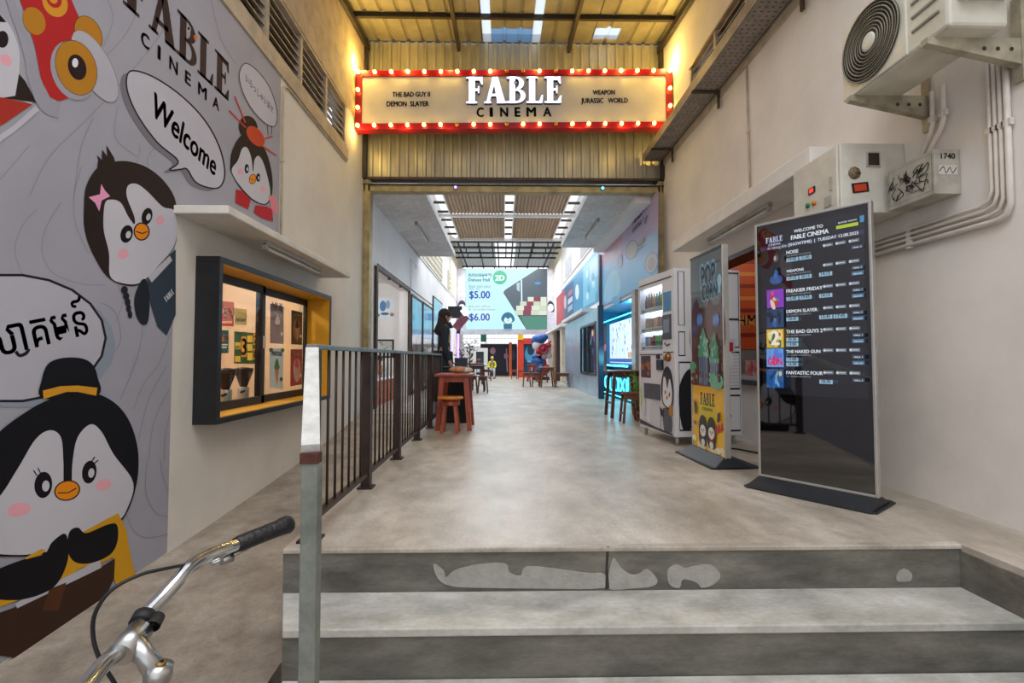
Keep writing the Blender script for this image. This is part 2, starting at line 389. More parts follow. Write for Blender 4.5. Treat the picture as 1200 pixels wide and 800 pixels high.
# flaked paint on the risers
flake = mat('flaked_paint', 'a3a198', .7, 0, .1, 12, .4, 60)
def flat_patch(px, y, t, mtl, name, par):
    P = [hY(a, b, y) for a, b in cat_rom(px, 3, True)]
    m = M(); m.prism(P, (0, -t, 0), mtl); return part(name, m, par)
flat_patch([(508, 660), (520, 668), (523, 676), (532, 668), (553, 662), (580, 659), (594, 661), (597, 670), (610, 674), (618, 663), (660, 667), (690, 671), (708, 672), (709, 688), (640, 689), (560, 688), (528, 686), (513, 677)], 2.2615, .004, flake, 'flaked_patch', st)
flat_patch([(714, 668), (719, 653), (727, 664), (738, 672), (748, 672), (758, 666), (770, 678), (765, 686), (740, 689), (712, 689)], 2.2615, .004, flake, 'flaked_patch', st)
flat_patch([(782, 668), (792, 661), (803, 665), (812, 663), (832, 661), (844, 673), (836, 684), (822, 688), (816, 682), (800, 678), (796, 688), (784, 684)], 2.2615, .004, flake, 'flaked_patch', st)
flat_patch([(1050, 679), (1052, 670), (1060, 666), (1068, 672), (1066, 680), (1056, 681)], 2.2615, .004, flake, 'flaked_patch', st)
m = M(); m.prism([hY(a, b, 2.26) for a, b in [(711, 640), (714, 640), (712, 664), (714, 689), (709, 690), (710, 662)]], (0, -.003, 0), steel_dark); part('crack', m, st)

# left wall of the alley
m = M(); w_ = plasterL; a_, b_ = XL - .2, XL
for y0, y1, z0, z1 in [(-3, 7.9, -.8, .43), (-3, 3.58, .43, 1.61), (5.82, 7.9, .43, 1.61), (-3, 7.9, 1.61, 3.93), (-3, 1.5, 3.93, 4.54), (6.83, 7.9, 3.93, 4.54), (-3, 7.9, 4.54, 6.3)]: m.box(a_, b_, y0, y1, z0, z1, w_)
m.box(XL - .75, XL - .7, 1.3, 7, 3.8, 4.7, steel_dark); m.box(XL - .7, XL - .2, 1.3, 7, 4.6, 4.65, steel_dark); m.box(XL - .7, XL - .2, 1.3, 7, 3.82, 3.87, steel_dark)  # dark box added behind the louvres so no sky light leaks in
wall_left = struct('wall_left', m)
m = M(); m.box(XL + .001, XL + .022, -1, 6.9, 3.76, 3.925, rawbeam); struct('trim_1', m, bev=.004)
m = M(); m.box(XL + .001, XL + .012, -1, YB, 4.56, 6.0, rawbeam); struct('trim_2', m)
# right wall
m = M(); a_, b_ = XR, XR + .2; w_ = plasterR
for y0, y1, z0, z1 in [(-3, 7.9, -.8, .6), (-3, 4.55, .6, 2.05), (6.05, 7.9, .6, 2.05), (-3, 7.9, 2.05, 4.35), (-3, .8, 4.35, 4.99), (6.57, 7.9, 4.35, 4.99), (-3, 7.9, 4.99, 6.3)]: m.box(a_, b_, y0, y1, z0, z1, w_)
m.box(XR + .7, XR + .75, .6, 6.8, 4.2, 5.1, steel_dark); m.box(XR + .2, XR + .7, .6, 6.8, 5.05, 5.1, steel_dark); m.box(XR + .2, XR + .7, .6, 6.8, 4.22, 4.27, steel_dark)  # added dark void box, shuts out light behind the right louvres
wall_right = struct('wall_right', m)
m = M(); m.box(XR - .022, XR - .001, -1, YB - .05, 4.03, 4.34, rawbeam); struct('trim_3', m, bev=.004)
# louvre windows high on both walls
louv = mat('louvre_paint', 'b5a796', .6, .1, .14, 8)
def louvre(name, x, sgn, ys, z0, z1):
    r = structE(name, (x, (ys[0] + ys[-1]) / 2, z0))
    for y in ys:
        m = M(); m.box(min(x, x - sgn * .12), max(x, x - sgn * .12), y - .028, y + .028, z0 + .03, z1 - .03, louv); part('mullion', m, r)
    for zz in (z0, z1 - .03):
        m = M(); m.box(min(x + sgn * .012, x - sgn * .12), max(x + sgn * .012, x - sgn * .12), ys[-1] - .03, ys[0] + .03, zz, zz + .03, louv); part('frame_rail', m, r)
    n = 6; dz = (z1 - z0 - .06) / n
    for i in range(len(ys) - 1):
        y1, y0 = ys[i] - .03, ys[i + 1] + .03
        for k in range(n):
            z = z0 + .03 + dz * (k + .5); o = x - sgn * .055
            m = M(); m.hexa([(o - sgn * .04, y0, z + .03), (o - sgn * .04, y1, z + .03), (o + sgn * .04, y1, z - .025), (o + sgn * .04, y0, z - .025)], [(o - sgn * .04, y0, z + .042), (o - sgn * .04, y1, z + .042), (o + sgn * .04, y1, z - .013), (o + sgn * .04, y0, z - .013)], louv)
            part('slat', m, r)
louvre('window_1', XL, 1, [6.81, 6.08, 5.32, 4.55, 3.8, 3.05, 2.3, 1.55], 3.93, 4.54)
louvre('window_2', XR, -1, [6.55, 5.78, 5.0, 4.2, 3.4, 2.6, 1.8, 1.0], 4.35, 4.99)

# corrugated sheets
def corr(O, U, V, W, L, N, pitch, depth, mt, flat=.5):
    O, U, V, N = Vector(O), Vector(U).normalized(), Vector(V).normalized(), Vector(N).normalized(); prof = [(0, 0)]; x = 0
    while x < W - 1e-4:
        for fx, d in ((flat, 0), (flat + .1, 1), (.9, 1), (1, 0)):
            xx = min(x + fx * pitch, W); prof.append((xx, d * depth))
        x += pitch
    m = M(); vs = []
    for a, d in prof: vs += [O + U * a + N * d, O + U * a + N * d + V * L]
    m.add(vs, [(2 * i, 2 * i + 2, 2 * i + 3, 2 * i + 1) for i in range(len(prof) - 1)], mt); return m
wb = M(); wb.box(XL - .1, XR + .1, 7.8, 7.9, 3.8, 6.3, steel_dark); wall_back = struct('wall_back', wb)
xs = XL + .002
while xs < XR - .05:
    W = min(.87, XR - xs - .002); part('cladding_sheet', corr((xs, YB + .03, 3.8), (1, 0, 0), (0, 0, 1), W, 2.31, (0, -1, 0), .145, .03, clad), wall_back); xs += W
m = M(); m.box(XL, XR, YB - .05, YB + .03, 3.79, 3.83, steel_rust); m.box(XL, XR, YB - .045, YB + .03, 3.70, 3.72, steel_rust); part('track_rail', m, wall_back)
m = M(); m.box(XL, XR, YB - .02, YB + .14, 3.60, 3.70, jamb_m); part('header_beam', m, wall_back, bev=.006)
for s_, x0, x1 in ((0, XL, XL + .11), (1, XR - .09, XR)):
    m = M(); m.box(x0, x1, YB - .02, YB + .15, 0, 3.8, jamb_m); m.box(x0 + .03, x1 - .03, YB - .035, YB - .02, 0, 3.8, jamb_m); part('jamb_post', m, wall_back, bev=.004)
for x0 in (XL, XR - .06):
    m = M(); m.box(x0, x0 + .06, YB - .1, YB - .02, 3.8, 6.1, steel_dark); part('corner_angle', m, wall_back)

# roof over the alley
def rz_(y): return 6.12 - .12 * (YB - y)
ceil = structE('ceiling', (0, 5.5, 5.9))
sl = Vector((0, -1, -.12))
y1 = 3.4; Ln = (YB - y1) * sl.length  # roof lengthened out of view to keep sky light off the sign
def sheet(x0, x1, mt=None, a=YB, b=y1): part('roof_sheet', corr((x0, a, rz_(a)), (1, 0, 0), sl, x1 - x0, (a - b) * sl.length, (0, 0, 1), .25, .03, mt or roofm, .72), ceil)
for x0, x1 in ((XL, -1.3), (-1.3, -.34), (-.2, .46), (.6, 1.25), (1.25, 1.45), (1.85, XR)): sheet(x0, x1) if x0 != -.2 else None
sheet(-.2, .46, None, 7.35, y1); sheet(-.2, .46, trans_b, YB, 7.35)
sheet(1.45, 1.85, None, 7.3, y1); sheet(1.45, 1.85, trans_w, 7.62, 7.3); sheet(1.45, 1.85, None, YB, 7.62)
for x0 in (-.34, .46): sheet(x0, x0 + .14, trans_w)
for y in (6.98, 5.6, 4.2):
    m = M(); z = rz_(y); m.box(XL, XR, y - .025, y + .025, z - .07, z - .005, steel_dark); part('purlin', m, ceil)
for x in (XL + .05, -.74, 1.08, XR - .05):
    m = M(); m.bar((x, YB, rz_(YB) - .12), (x, y1, rz_(y1) - .12), .05, .1, steel_dark); part('rafter', m, ceil)

# the hall beyond the opening
m = M(); a_, b_ = XL - .2, XL
for y0, y1_, z0, z1 in [(7.9, 8.5, 0, 6.3), (8.5, 11.4, 2.49, 6.3), (11.4, 27, 0, 6.3)]: m.box(a_, b_, y0, y1_, z0, z1, wallhall)
struct('wall_left_hall', m)
XH = 2.5
m = M()
for y0, y1_, z0, z1 in [(7.9, 8.25, 0, 6.3), (8.25, 8.8, 2.17, 6.3), (8.8, 9.05, 0, 6.3), (9.05, 12.4, 2.1, 6.3), (12.4, 27, 0, 6.3)]: m.box(XH, XH + .2, y0, y1_, z0, z1, wallhall)
struct('wall_right_hall', m)
m = M(); m.box(XL + .001, XL + .03, 11.4, 23, 3.62, 3.66, wallhall); struct('trim_4', m)
m = M(); m.box(XL + .001, XL + .03, 20.2, 27, 3.7, 6.2, hallcream); m.box(XH - .03, XH - .001, 20.2, 27, 3.7, 6.2, hallcream); struct('trim_5', m)
ch = structE('ceiling_hall', (0, 14, 5.9))
for (ya, yb) in ((7.95, 10.4), (10.4, 13.4), (13.4, 16.55), (16.7, 20)):
    for x0, x1 in ((-1.85, .04), (.34, 2.06)):
        nx = 2
        for k in range(nx):
            W = (x1 - x0) / nx; part('ceiling_sheet', corr((x0 + W * k, ya, 5.93), (1, 0, 0), (0, 1, 0), W, yb - ya, (0, 0, 1), .118, .03, brownsheet), ch)
for y in (10.4, 13.4, 16.62, 20.0):
    m = M(); m.box(XL, XH, y - .06, y + .06, 5.84, 5.93, white_m); part('cross_beam', m, ch)
for y in [8.6 + .98 * k for k in range(12)]:
    for x0, x1 in ((XL, -1.85), (.04, .34), (2.06, XH)):
        m = M(); m.box(x0, x1, y - .05, y + .05, 5.94, 6.0, steel_rust); part('strip_bar', m, ch)
for x in (-1.87, .02, .33, 2.04):
    m = M(); m.box(x, x + .03, 7.95, 20, 5.86, 5.98, white_m); part('edge_channel', m, ch)
# far bay: clear sheets on steel trusses
fr = structE('ceiling_far', (0, 23, 5.9))
for x0, x1 in ((XL, -1.3), (-1.3, -.4), (.55, 1.5), (1.5, XH)):
    part('clear_sheet', corr((x0, 20.1, 5.98), (1, 0, 0), (0, 1, 0), x1 - x0, 6.4, (0, 0, 1), .2, .03, trans_g), fr)
for y in (20.3, 21.4, 22.4, 25.8):
    m = M(); zt, zb = 5.9, 5.6
    m.box(XL, XH, y - .04, y + .04, zt - .07, zt, steel_dark); m.box(XL, XH, y - .04, y + .04, zb, zb + .07, steel_dark)
    for k in range(9):
        x = XL + (XH - XL) * k / 8; m.box(x - .025, x + .025, y - .025, y + .025, zb, zt, steel_dark)
    part('truss', m, fr)
for x in (-2, -1.1, -.25, .4, 1.3, 2.2):
    m = M(); m.box(x - .03, x + .03, 20.1, 26.4, 5.9, 5.97, steel_dark); part('purlin', m, fr)
# boundary behind the far bay: bright yard with a lattice gate
m = M(); m.box(-6, 6, 31.5, 31.8, 0, 1.7, wallhall); struct('wall_yard', m)
g = structE('gate_lattice', (.1, 26.6, 0)); gm = mat('gate_paint', 'bda98f', .6, .1)
for k in range(25):
    x = -2.2 + .19 * k; m = M(); m.box(x - .007, x + .007, 26.59, 26.61, .02, 2.9, gm); part('bar', m, g)
for z in (.05, 1.7, 2.0, 2.3, 2.6, 2.9):
    m = M(); m.box(-2.28, 2.5, 26.57, 26.59, z - .009, z + .009, gm); part('rail', m, g)

# canopy slabs in the alley and hall
def slab(name, x0, x1, y0, y1_, z0, z1, mt=conc_slab):
    m = M(); m.box(x0, x1, y0, y1_, z0, z1, mt); return struct(name, m, bev=.008)
slab('canopy_left', XL, -1.9, 3.3, 5.95, 1.88, 1.94, mat('canopy_paint', 'dcd6cc', .8, 0, .07, 4, .6, 9))
slab('canopy_right', 2.25, XR, 3.42, 6.3, 2.30, 2.44, mat('canopy_paint_right', 'e4dfd9', .8, 0, .05, 4, .5, 9))
slab('canopy_left_hall', XL, -1.3, 7.92, 12.8, 3.62, 3.74)
slab('canopy_right_hall', 1.42, XH, 7.92, 11.7, 3.62, 3.74)
m = M(); m.box(XH - .28, XH, 7.92, 11.7, 3.50, 3.62, wallhall); struct('trim_6', m, bev=.01)
# ================================================================= THINGS IN THE ALLEY
black_m = mat('black_paint', '17171a', .45, 0, .2, 8); steel_bar = mat('brown_railing_paint', '3d2b25', .45, .2, .2, 9)
galv = mat('galvanised_steel', '8b9290', .42, .6, .15, 10); galvp = mat('grey_post_paint', '8a8f86', .6, .1, .2, 9, .2, 30); whitepeel = mat('peeling_white_paint', 'dcdcd8', .6, 0, .12, 14, .5, 40)
chrome = mat('polished_alloy', 'd8d8d8', .16, 1, .06, 12); alloy = mat('cast_alloy', 'b9b9b7', .3, 1, .1, 20); rubber = mat('black_rubber', '121214', .6); leather = mat('black_leather', '19181c', .38, 0, .2, 40, .4, 90)
yellow_m = mat('yellow_board', 'dda11a', .5, 0, .08, 5); offw = mat('enamel_offwhite', 'd6d2c6', .4, 0, .08, 6, .05); greyplastic = mat('tube_housing', 'b8b2a6', .5, 0, .15, 10)
pvc = mat('pvc_conduit', 'd8cfc6', .5, 0, .06, 8); dkplastic = mat('black_plastic', '1d1f24', .35); navy_base = mat('dark_base_plate', '1b1e24', .5, .0, .1, 8); silver = mat('brushed_silver', 'c3c0bb', .35, .7, .06, 10)
pane = glass('window_glass', 'f4f8f8', 0, .03); tubeglass = mat('unlit_tube', 'd9d7d0', .3)

# ---- mural on the left wall
a = Art(lambda px, py: hX(px, py, XL + .004), (1, 0, 0), .00004, .0)
Z1 = lambda x, y: (x / 3.479, y / 3.479); Z2 = lambda x, y: (x / 3.479, y / 3.479 + 170); Z3 = lambda x, y: (x / 3.3333, y / 3.3333 + 300); Z6 = lambda x, y: (x / 3.2, y / 3.2 + 540)
Zl = lambda Z, L: [Z(*p) for p in L]
fy = a.fn; a.fn = lambda y, z: Vector((XL + .004, y, z))
MU, DK, BR, OUT = 'a3a2ac', '18171c', '2b211f', '221d22'
a.slab([(-1.5, -.58), (.8, -.58), (2.0, -.515), (3.325, -.43), (3.325, 1.95), (4.83, 1.95), (4.83, 3.755), (-1.5, 3.755)], MU, .003)
a.fn = fy; a.z = .0006
gl = '8d8c96'
for L in ([(250, 230), (190, 330), (170, 430), (215, 520), (330, 565), (430, 570)], [(150, 260), (90, 330), (60, 430), (95, 540)], [(330, 90), (300, 220), (310, 330), (360, 440)], [(0, 140), (60, 70), (120, 0)], [(480, 570), (500, 640), (470, 720)], [(640, 0), (600, 60), (620, 150)], [(520, 120), (560, 60), (570, 0)]): a.line(Zl(Z2, L), .8, gl, smooth=5)
for L in ([(560, 0), (540, 90), (460, 200), (300, 330), (120, 470), (0, 560)], [(700, 50), (640, 160), (500, 330), (360, 480), (200, 640), (120, 800)], [(440, 0), (460, 80), (420, 190)], [(860, 0), (900, 160), (960, 260)], [(380, 480), (330, 600), (300, 800)], [(480, 430), (470, 560), (560, 640)]): a.line(Zl(Z1, L), .8, gl, smooth=5)
for L in ([(520, 600), (560, 500), (620, 420), (665, 300)], [(540, 720), (580, 560), (650, 430)], [(580, 800), (600, 650), (660, 520)], [(470, 560), (540, 380), (560, 240)], [(420, 400), (470, 330), (450, 220), (390, 180)], [(640, 800), (645, 700), (665, 610)]): a.line(Zl(Z3, L), .8, gl, smooth=5)
for L in ([(460, 120), (480, 220), (530, 285), (630, 275)], [(550, 0), (545, 110), (580, 190), (630, 210)], [(600, 0), (610, 60), (630, 110)]): a.line(Zl(Z6, L), .8, gl, smooth=5)
def bird(head, face, eyes, beak, cheeks, dark=DK, lw=1.6):
    a.blob(head, dark, 7); a.blob(face, 'c6c4cc', 6)
    for (x, y, rx, ry, r) in eyes: a.ell(x, y, rx, ry, '17141a', r); a.ell(x + rx * .28, y + ry * .08, rx * .42, ry * .42, 'c6c4cc', r)
    x, y, rx, ry, r = beak; a.oell(x, y, rx, ry, 'e88b1c', OUT, lw, r); c, s = cos(r), sin(r)
    a.line([(x - rx * .8 * c, y - rx * .8 * s), (x + .1 * rx, y + ry * .25), (x + rx * .8 * c, y + rx * .8 * s)], lw * .8, OUT)
    for (x, y, rx, ry, r) in cheeks: a.ell(x, y, rx, ry, 'e7a9b4', r)
# speech bubbles
a.ell(22, 404, 113, 74, '8e98a6'); a.ell(10, 396, 115, 76, OUT); a.ell(10, 396, 112, 73, 'b5b4be')
a.text('ស្វាគមន៍'.replace('្វ', ''), (-14, 421), (104, 391), '1c1a20', 1.25, .012)
a.line(Zl(Z3, [(60, 372), (75, 388), (100, 380), (112, 362)]), 4, '1c1a20', smooth=4)
b1 = Zl(Z1, [(520, 300), (560, 290), (640, 322), (740, 392), (830, 485), (890, 590), (915, 690), (905, 750), (870, 768), (800, 745), (762, 690), (735, 690), (690, 692), (725, 655), (640, 580), (560, 470), (518, 370)])
a.blob([(x - 7, y + 3) for x, y in b1], '77757f'); a.blob(b1, 'bcbac4'); a.line(b1, 1.8, OUT, True, 5)
a.text('Welcome', Z1(612, 462), Z1(874, 716), '3a2c2e', 1.32, .035)
b2 = Zl(Z1, [(1000, 258), (1050, 290), (1100, 360), (1128, 450), (1122, 512), (1085, 505), (1030, 450), (988, 372), (975, 300)])
a.blob([(x - 1.5, y + 1) for x, y in b2], '8d8890'); a.blob(b2, 'bdbac4'); a.line(b2, .9, OUT, True, 5); a.line(Zl(Z1, [(1090, 508), (1092, 550)]), .7, OUT); a.line(Zl(Z1, [(1108, 512), (1106, 550)]), .7, OUT)
a.text('いらっしゃいませ', Z1(1000, 328), Z1(1112, 462), '332d36', 1.3, .01)
# wordmark
h_ = art_wordmark(a, Z1(500, 12), Z1(932, 413), '3a2a2c', 1.08)
a.ell(*Z1(768, 118), 2.6, 3.6, 'bcbac2'); a.ell(*Z1(768, 116), 1.7, 2.3, '3a2a2c'); a.poly(Zl(Z1, [(786, 142), (806, 150), (796, 172)]), 'd2783a')
for ch, x0, x1 in [('C', 574, 606), ('I', 643, 651), ('N', 690, 722), ('E', 754, 775), ('M', 807, 840), ('A', 867, 891)]:
    yy = lambda x: (420 - .868 * (590 - x / 3.479)) * 3.479
    a.text(ch, Z1(x0, yy(x0)), Z1(x1, yy(x1)), '4a3b3e', 1, .035, hm=.088)
# festive hat at the top left
a.blob(Zl(Z1, [(-60, 60), (20, 80), (75, 200), (80, 330), (130, 420), (60, 400), (-60, 380)]), 'c6c4cc'); a.poly(Zl(Z1, [(-20, 40), (25, 90), (0, 90), (-20, 80)]), DK)
a.ell(*Z1(8, 160), 7, 10, '241c20'); a.ell(*Z1(22, 245), 8, 6, 'e4a6b4', .8)
a.poly(Zl(Z1, [(75, 300), (100, 330), (150, 420), (60, 405), (0, 400), (60, 390)]), BR); a.poly(Zl(Z1, [(-80, 380), (20, 400), (130, 425), (20, 500), (-80, 560)]), 'a8332a'); a.line(Zl(Z1, [(150, 440), (60, 520), (-40, 590)]), 7, 'bebcc6')
a.line(Zl(Z1, [(10, -80), (60, 60), (110, 200), (140, 330), (190, 430), (240, 450)]), [9, 10, 12, 15, 17, 17], '9b9aa4', smooth=4)
a.poly(Zl(Z1, [(60, -60), (250, -60), (290, 0), (320, 70), (330, 150), (250, 170), (230, 300), (290, 395), (240, 412), (200, 395), (165, 320), (140, 190), (100, 60)]), 'b5282c')
a.ell(*Z1(137, 85), 12.5, 17, 'b87c26', -.45); a.ell(*Z1(222, 10), 14, 18, 'd59430', -.5); a.ell(*Z1(218, -4), 8.5, 11, 'b5282c', -.5); a.ell(*Z1(214, -8), 5, 7, 'd59430', -.5)
a.oell(*Z1(358, 138), 14.5, 22, 'b87c26', OUT, .6, -.45); a.oell(*Z1(385, 270), 18, 47, 'b4b2bc', '6f6d78', .5, -.5)
a.ell(*Z1(295, 288), 25, 36, 'a09ea8', -.35); a.oell(*Z1(308, 276), 23, 33, 'bb8028', OUT, .6, -.35); a.ell(*Z1(312, 274), 10.5, 15.5, '2a1c22', -.3); a.ell(*Z1(304, 256), 3.6, 5.4, 'e8e4ea')
# three cartoon birds, plain
bird(Zl(Z2, [(340, 260), (348, 170), (392, 95), (450, 70), (520, 66), (600, 92), (670, 150), (714, 228), (715, 330), (712, 408), (640, 500), (570, 566), (500, 570), (430, 530), (370, 430), (342, 340)]),
     Zl(Z2, [(425, 240), (450, 222), (490, 235), (520, 290), (545, 322), (545, 290), (515, 210), (520, 165), (555, 158), (600, 190), (660, 250), (713, 275), (712, 400), (640, 495), (570, 560), (500, 563), (447, 534), (442, 440), (420, 340)]),
     [(*Z2(514, 362), 7.2, 10.6, .25), (*Z2(597, 290), 6.2, 10, .25)][:2], (*Z2(575, 352), 8, 9.2, 0), [(*Z2(500, 443), 6.5, 6, -.5), (*Z2(651, 306), 4.5, 5.8, .2)], BR)
a.poly(Zl(Z2, [(392, 100), (398, 60), (392, 40), (412, 60), (414, 18), (434, 45), (432, 0), (462, 50), (468, 72), (430, 90)]), BR)
a.poly(Zl(Z2, [(410, 158), (405, 200), (358, 212), (385, 235), (402, 270), (412, 225), (446, 208), (425, 185)]), 'e79ac0')
for k, (x, y) in enumerate([(505, 590), (512, 615), (518, 640), (522, 665), (528, 690)]): a.ell(*Z2(x, y), 4 - .35 * k, 4.6, '25232a')
a.blob(Zl(Z2, [(575, 550), (600, 560), (608, 640), (600, 720), (575, 730), (552, 690), (546, 620)]), '23272f'); a.poly(Zl(Z2, [(598, 540), (690, 445), (714, 425), (714, 690), (678, 775), (640, 740), (612, 650)]), '36414d')
a.poly(Zl(Z2, [(600, 535), (690, 450), (700, 470), (616, 560)]), 'bcbac2'); art_wordmark(a, Z2(676, 640), Z2(708, 604), 'e6e4ea', 1.4)
bird(Zl(Z2, [(937, 90), (945, 20), (985, -42), (1035, -30), (1080, 20), (1106, 110), (1108, 195), (1085, 242), (1030, 226), (978, 175), (945, 120)]),
     Zl(Z2, [(944, 95), (968, 62), (985, 15), (1005, 10), (1022, 50), (1030, 110), (1036, 60), (1055, 45), (1078, 90), (1100, 190), (1082, 238), (1032, 222), (982, 172), (950, 125)]),
     [(*Z2(1004, 96), 2.6, 5.6, 0), (*Z2(1051, 132), 2.4, 5, 0)], (*Z2(1028, 138), 3.6, 5.4, .2), [(*Z2(978, 108), 3.4, 3.6, 0), (*Z2(1070, 180), 2.8, 3.6, 0)], BR, .7)
a.ell(*Z1(1010, 520), 11, 14, BR, -.2); a.ell(*Z1(1040, 555), 14, 8, 'c8492e', .9)
for L in ([(1000, 520), (932, 450)], [(998, 500), (955, 392)], [(1060, 570), (1110, 555)], [(1060, 590), (1125, 634)]): a.line(Zl(Z1, L), 1.5, 'c8402e')
a.poly(Zl(Z2, [(960, 180), (985, 186), (1020, 222), (1010, 262), (985, 250), (958, 236)]), 'b5222a'); a.poly(Zl(Z2, [(1040, 245), (1085, 250), (1108, 262), (1112, 312), (1070, 300), (1032, 276)]), 'b5222a'); a.poly(Zl(Z2, [(1092, 205), (1120, 205), (1132, 250), (1128, 290), (1105, 262)]), 'e08a92')
# large bird at the bottom
a.blob(Zl(Z3, [(165, 555), (160, 480), (185, 420), (240, 398), (310, 398), (355, 420), (377, 470), (374, 545)]), DK)
bird([(-60, 600), (-40, 560), (-8, 512), (30, 482), (62, 466), (95, 458), (128, 468), (150, 492), (161, 530), (158, 572), (142, 610), (112, 634), (70, 646), (20, 652), (-30, 645)],
     [(-40, 610), (-5, 585), (20, 548), (40, 515), (57, 504), (70, 512), (73, 540), (74, 572), (82, 572), (84, 540), (90, 512), (105, 497), (118, 506), (132, 532), (155, 565), (148, 596), (136, 612), (108, 632), (70, 643), (20, 650), (-30, 642)],
     [(49.5, 568, 10.5, 15.5, .1), (103.5, 553, 8.5, 13.5, .15)], (77.5, 574.5, 14, 10.5, -.25), [(21, 597, 14, 8, -.2), (120, 568, 9.5, 6.5, -.4)])
a.poly(Zl(Z3, [(163, 525), (230, 508), (300, 505), (376, 514), (372, 545), (300, 530), (255, 530), (166, 558)]), 'd99a2a')
for L in ([(42, 557), (38, 551)], [(46, 554), (43, 548)], [(106, 541), (110, 535)], [(109, 543), (114, 539)]): a.line(L, 1.4, '17141a')
# its clothes
a.poly(Zl(Z6, [(300, 270), (400, 215), (440, 195), (470, 260), (485, 350), (505, 430), (480, 490), (440, 495), (425, 440), (420, 360), (380, 380), (300, 400), (240, 440), (120, 500), (-120, 590), (-120, 520), (60, 520)]), 'd29a22')
a.poly(Zl(Z6, [(380, 555), (430, 500), (470, 500), (425, 520)]), MU)
a.poly(Zl(Z6, [(-150, 620), (60, 545), (370, 400), (428, 365), (424, 440), (380, 540), (345, 580), (262, 640), (235, 640), (190, 690), (120, 712), (60, 740), (0, 730), (-150, 790)]), '3d2a20')
a.poly(Zl(Z6, [(50, 535), (370, 368), (376, 400), (60, 552)]), 'bcbac2'); a.poly(Zl(Z6, [(180, 480), (245, 455), (215, 560), (155, 562)]), '54341f')
a.blob(Zl(Z6, [(-60, 430), (0, 400), (80, 370), (160, 350), (190, 305), (235, 272), (250, 300), (248, 380), (200, 470), (100, 515), (0, 520), (-60, 500)]), '17161a')
a.blob(Zl(Z6, [(250, 290), (262, 258), (290, 250), (320, 270), (400, 238), (435, 240), (437, 300), (410, 350), (340, 382), (280, 380), (252, 345)]), '17161a')
a.poly(Zl(Z6, [(85, 365), (150, 330), (168, 332), (150, 352), (95, 368)]), 'd29a22')
a.poly(Zl(Z6, [(100, 715), (188, 685), (186, 712), (95, 760), (86, 755)]), 'c8642a'); a.poly(Zl(Z6, [(262, 645), (345, 582), (342, 604), (262, 652)]), 'c8642a'); a.poly(Zl(Z6, [(192, 690), (232, 640), (262, 644), (262, 656), (200, 700)]), MU)
mural = a.build('wall_mural', None, MURALP, 'large pale grey printed mural of cartoon birds and speech bubbles covering the left wall', 'mural')

# ---- serving window in the left wall
sw = thing('serving_window', 'black-framed serving hatch with yellow lining and sliding glass in left wall', 'window', (XL, 4.7, .39))
fy0, fy1, fz0, fz1, fx = 3.555, 5.86, .395, 1.64, -2.10; t_ = .045
for y0, y1_, z0, z1 in ((fy0, fy1, fz1 - t_, fz1), (fy0, fy1, fz0, fz0 + t_), (fy0, fy0 + t_, fz0 + t_, fz1 - t_), (fy1 - t_, fy1, fz0 + t_, fz1 - t_)):
    m = M(); m.box(XL + .002, fx, y0, y1_, z0, z1, black_m); part('frame_board', m, sw, bev=.003)
m = M(); i0, i1, j0, j1 = fy0 + t_, fy1 - t_, fz0 + t_, fz1 - t_
for q in ((i0, i1, j1 - .008, j1), (i0, i1, j0, j0 + .008), (i0, i0 + .008, j0, j1), (i1 - .008, i1, j0, j1)): m.box(XL - .14, fx - .008, q[0], q[1], q[2], q[3], yellow_m)
part('yellow_lining', m, sw)
for y0, y1_, xx in ((i0 + .01, 4.72, XL - .055), (4.66, i1 - .01, XL - .09)):
    m = M(); k0, k1 = j0 + .01, j1 - .01; s_ = .05
    for q in ((y0, y1_, k1 - s_ * 1.4, k1), (y0, y1_, k0, k0 + s_ * 1.4), (y0, y0 + s_, k0, k1), (y1_ - s_, y1_, k0, k1)): m.box(xx - .03, xx, q[0], q[1], q[2], q[3], black_m)
    sh = part('sliding_sash', m, sw); m = M(); m.box(xx - .018, xx - .013, y0 + s_, y1_ - s_, k0 + s_, k1 - s_, pane); part('pane', m, sh)
    if y0 < 4: m = M(); m.box(xx, xx + .015, y1_ - .04, y1_ - .015, .98, 1.1, silver); part('latch', m, sh)
# kitchen behind it
kw = mat('kitchen_wall', 'f2dcc4', .7, 0, .04, 2)
m = M(); X0, X1, Y0, Y1 = -5.2, XL - .2, 3.0, 6.5
m.box(X0, X1, Y1, Y1 + .08, -.5, 2.5, kw); m.box(X0, X1, Y0 - .08, Y0, -.5, 2.5, kw); m.box(X0 - .08, X0, Y0, Y1, -.5, 2.5, kw); m.box(X0, X1, Y0, Y1, 2.5, 2.56, kw); m.box(X0, X1, Y0, Y1, -.56, -.5, conc_ramp)
struct('wall_kitchen', m)
point('kitchen_lamp', (-3.4, 4.7, 2.2), 48, (1, .84, .66), .12)
ct = mat('counter_top', '8d7f72', .3); m = M(); m.box(-3.15, XL - .22, 3.6, 5.9, .38, .42, ct); m.box(-3.1, XL - .26, 3.65, 5.85, -.5, .38, mat('counter_body', '6b5b4e', .6))
tag(m.build('kitchen_counter'), 'narrow grey-brown counter just inside the serving hatch', 'counter')
PY = 6.49
def wallposter(name, q, bgc, draw, label, cat='sign', plane=None, N=(0, -1, 0), mt=None, th=.004):
    fn = plane or (lambda px, py: hY(px, py, PY)); A = Art(fn, N, .0006, 0); A.slab(q, bgc, th); A.z = .001; draw(A); return A.build(name, None, mt or PRINT, label, cat)
def d_(A): A.text('OPEN', (249, 372.5), (273.4, 373.5), 'f0d8c8', 1.9, .03); A.rect(252, 376, 272, 378.5, 'e8b8a8')
wallposter('open_sign', [(248, 351), (273.8, 354), (273.6, 382), (248, 381)], 'b4523f', d_, 'faded red OPEN sign on the kitchen wall behind the hatch glass')
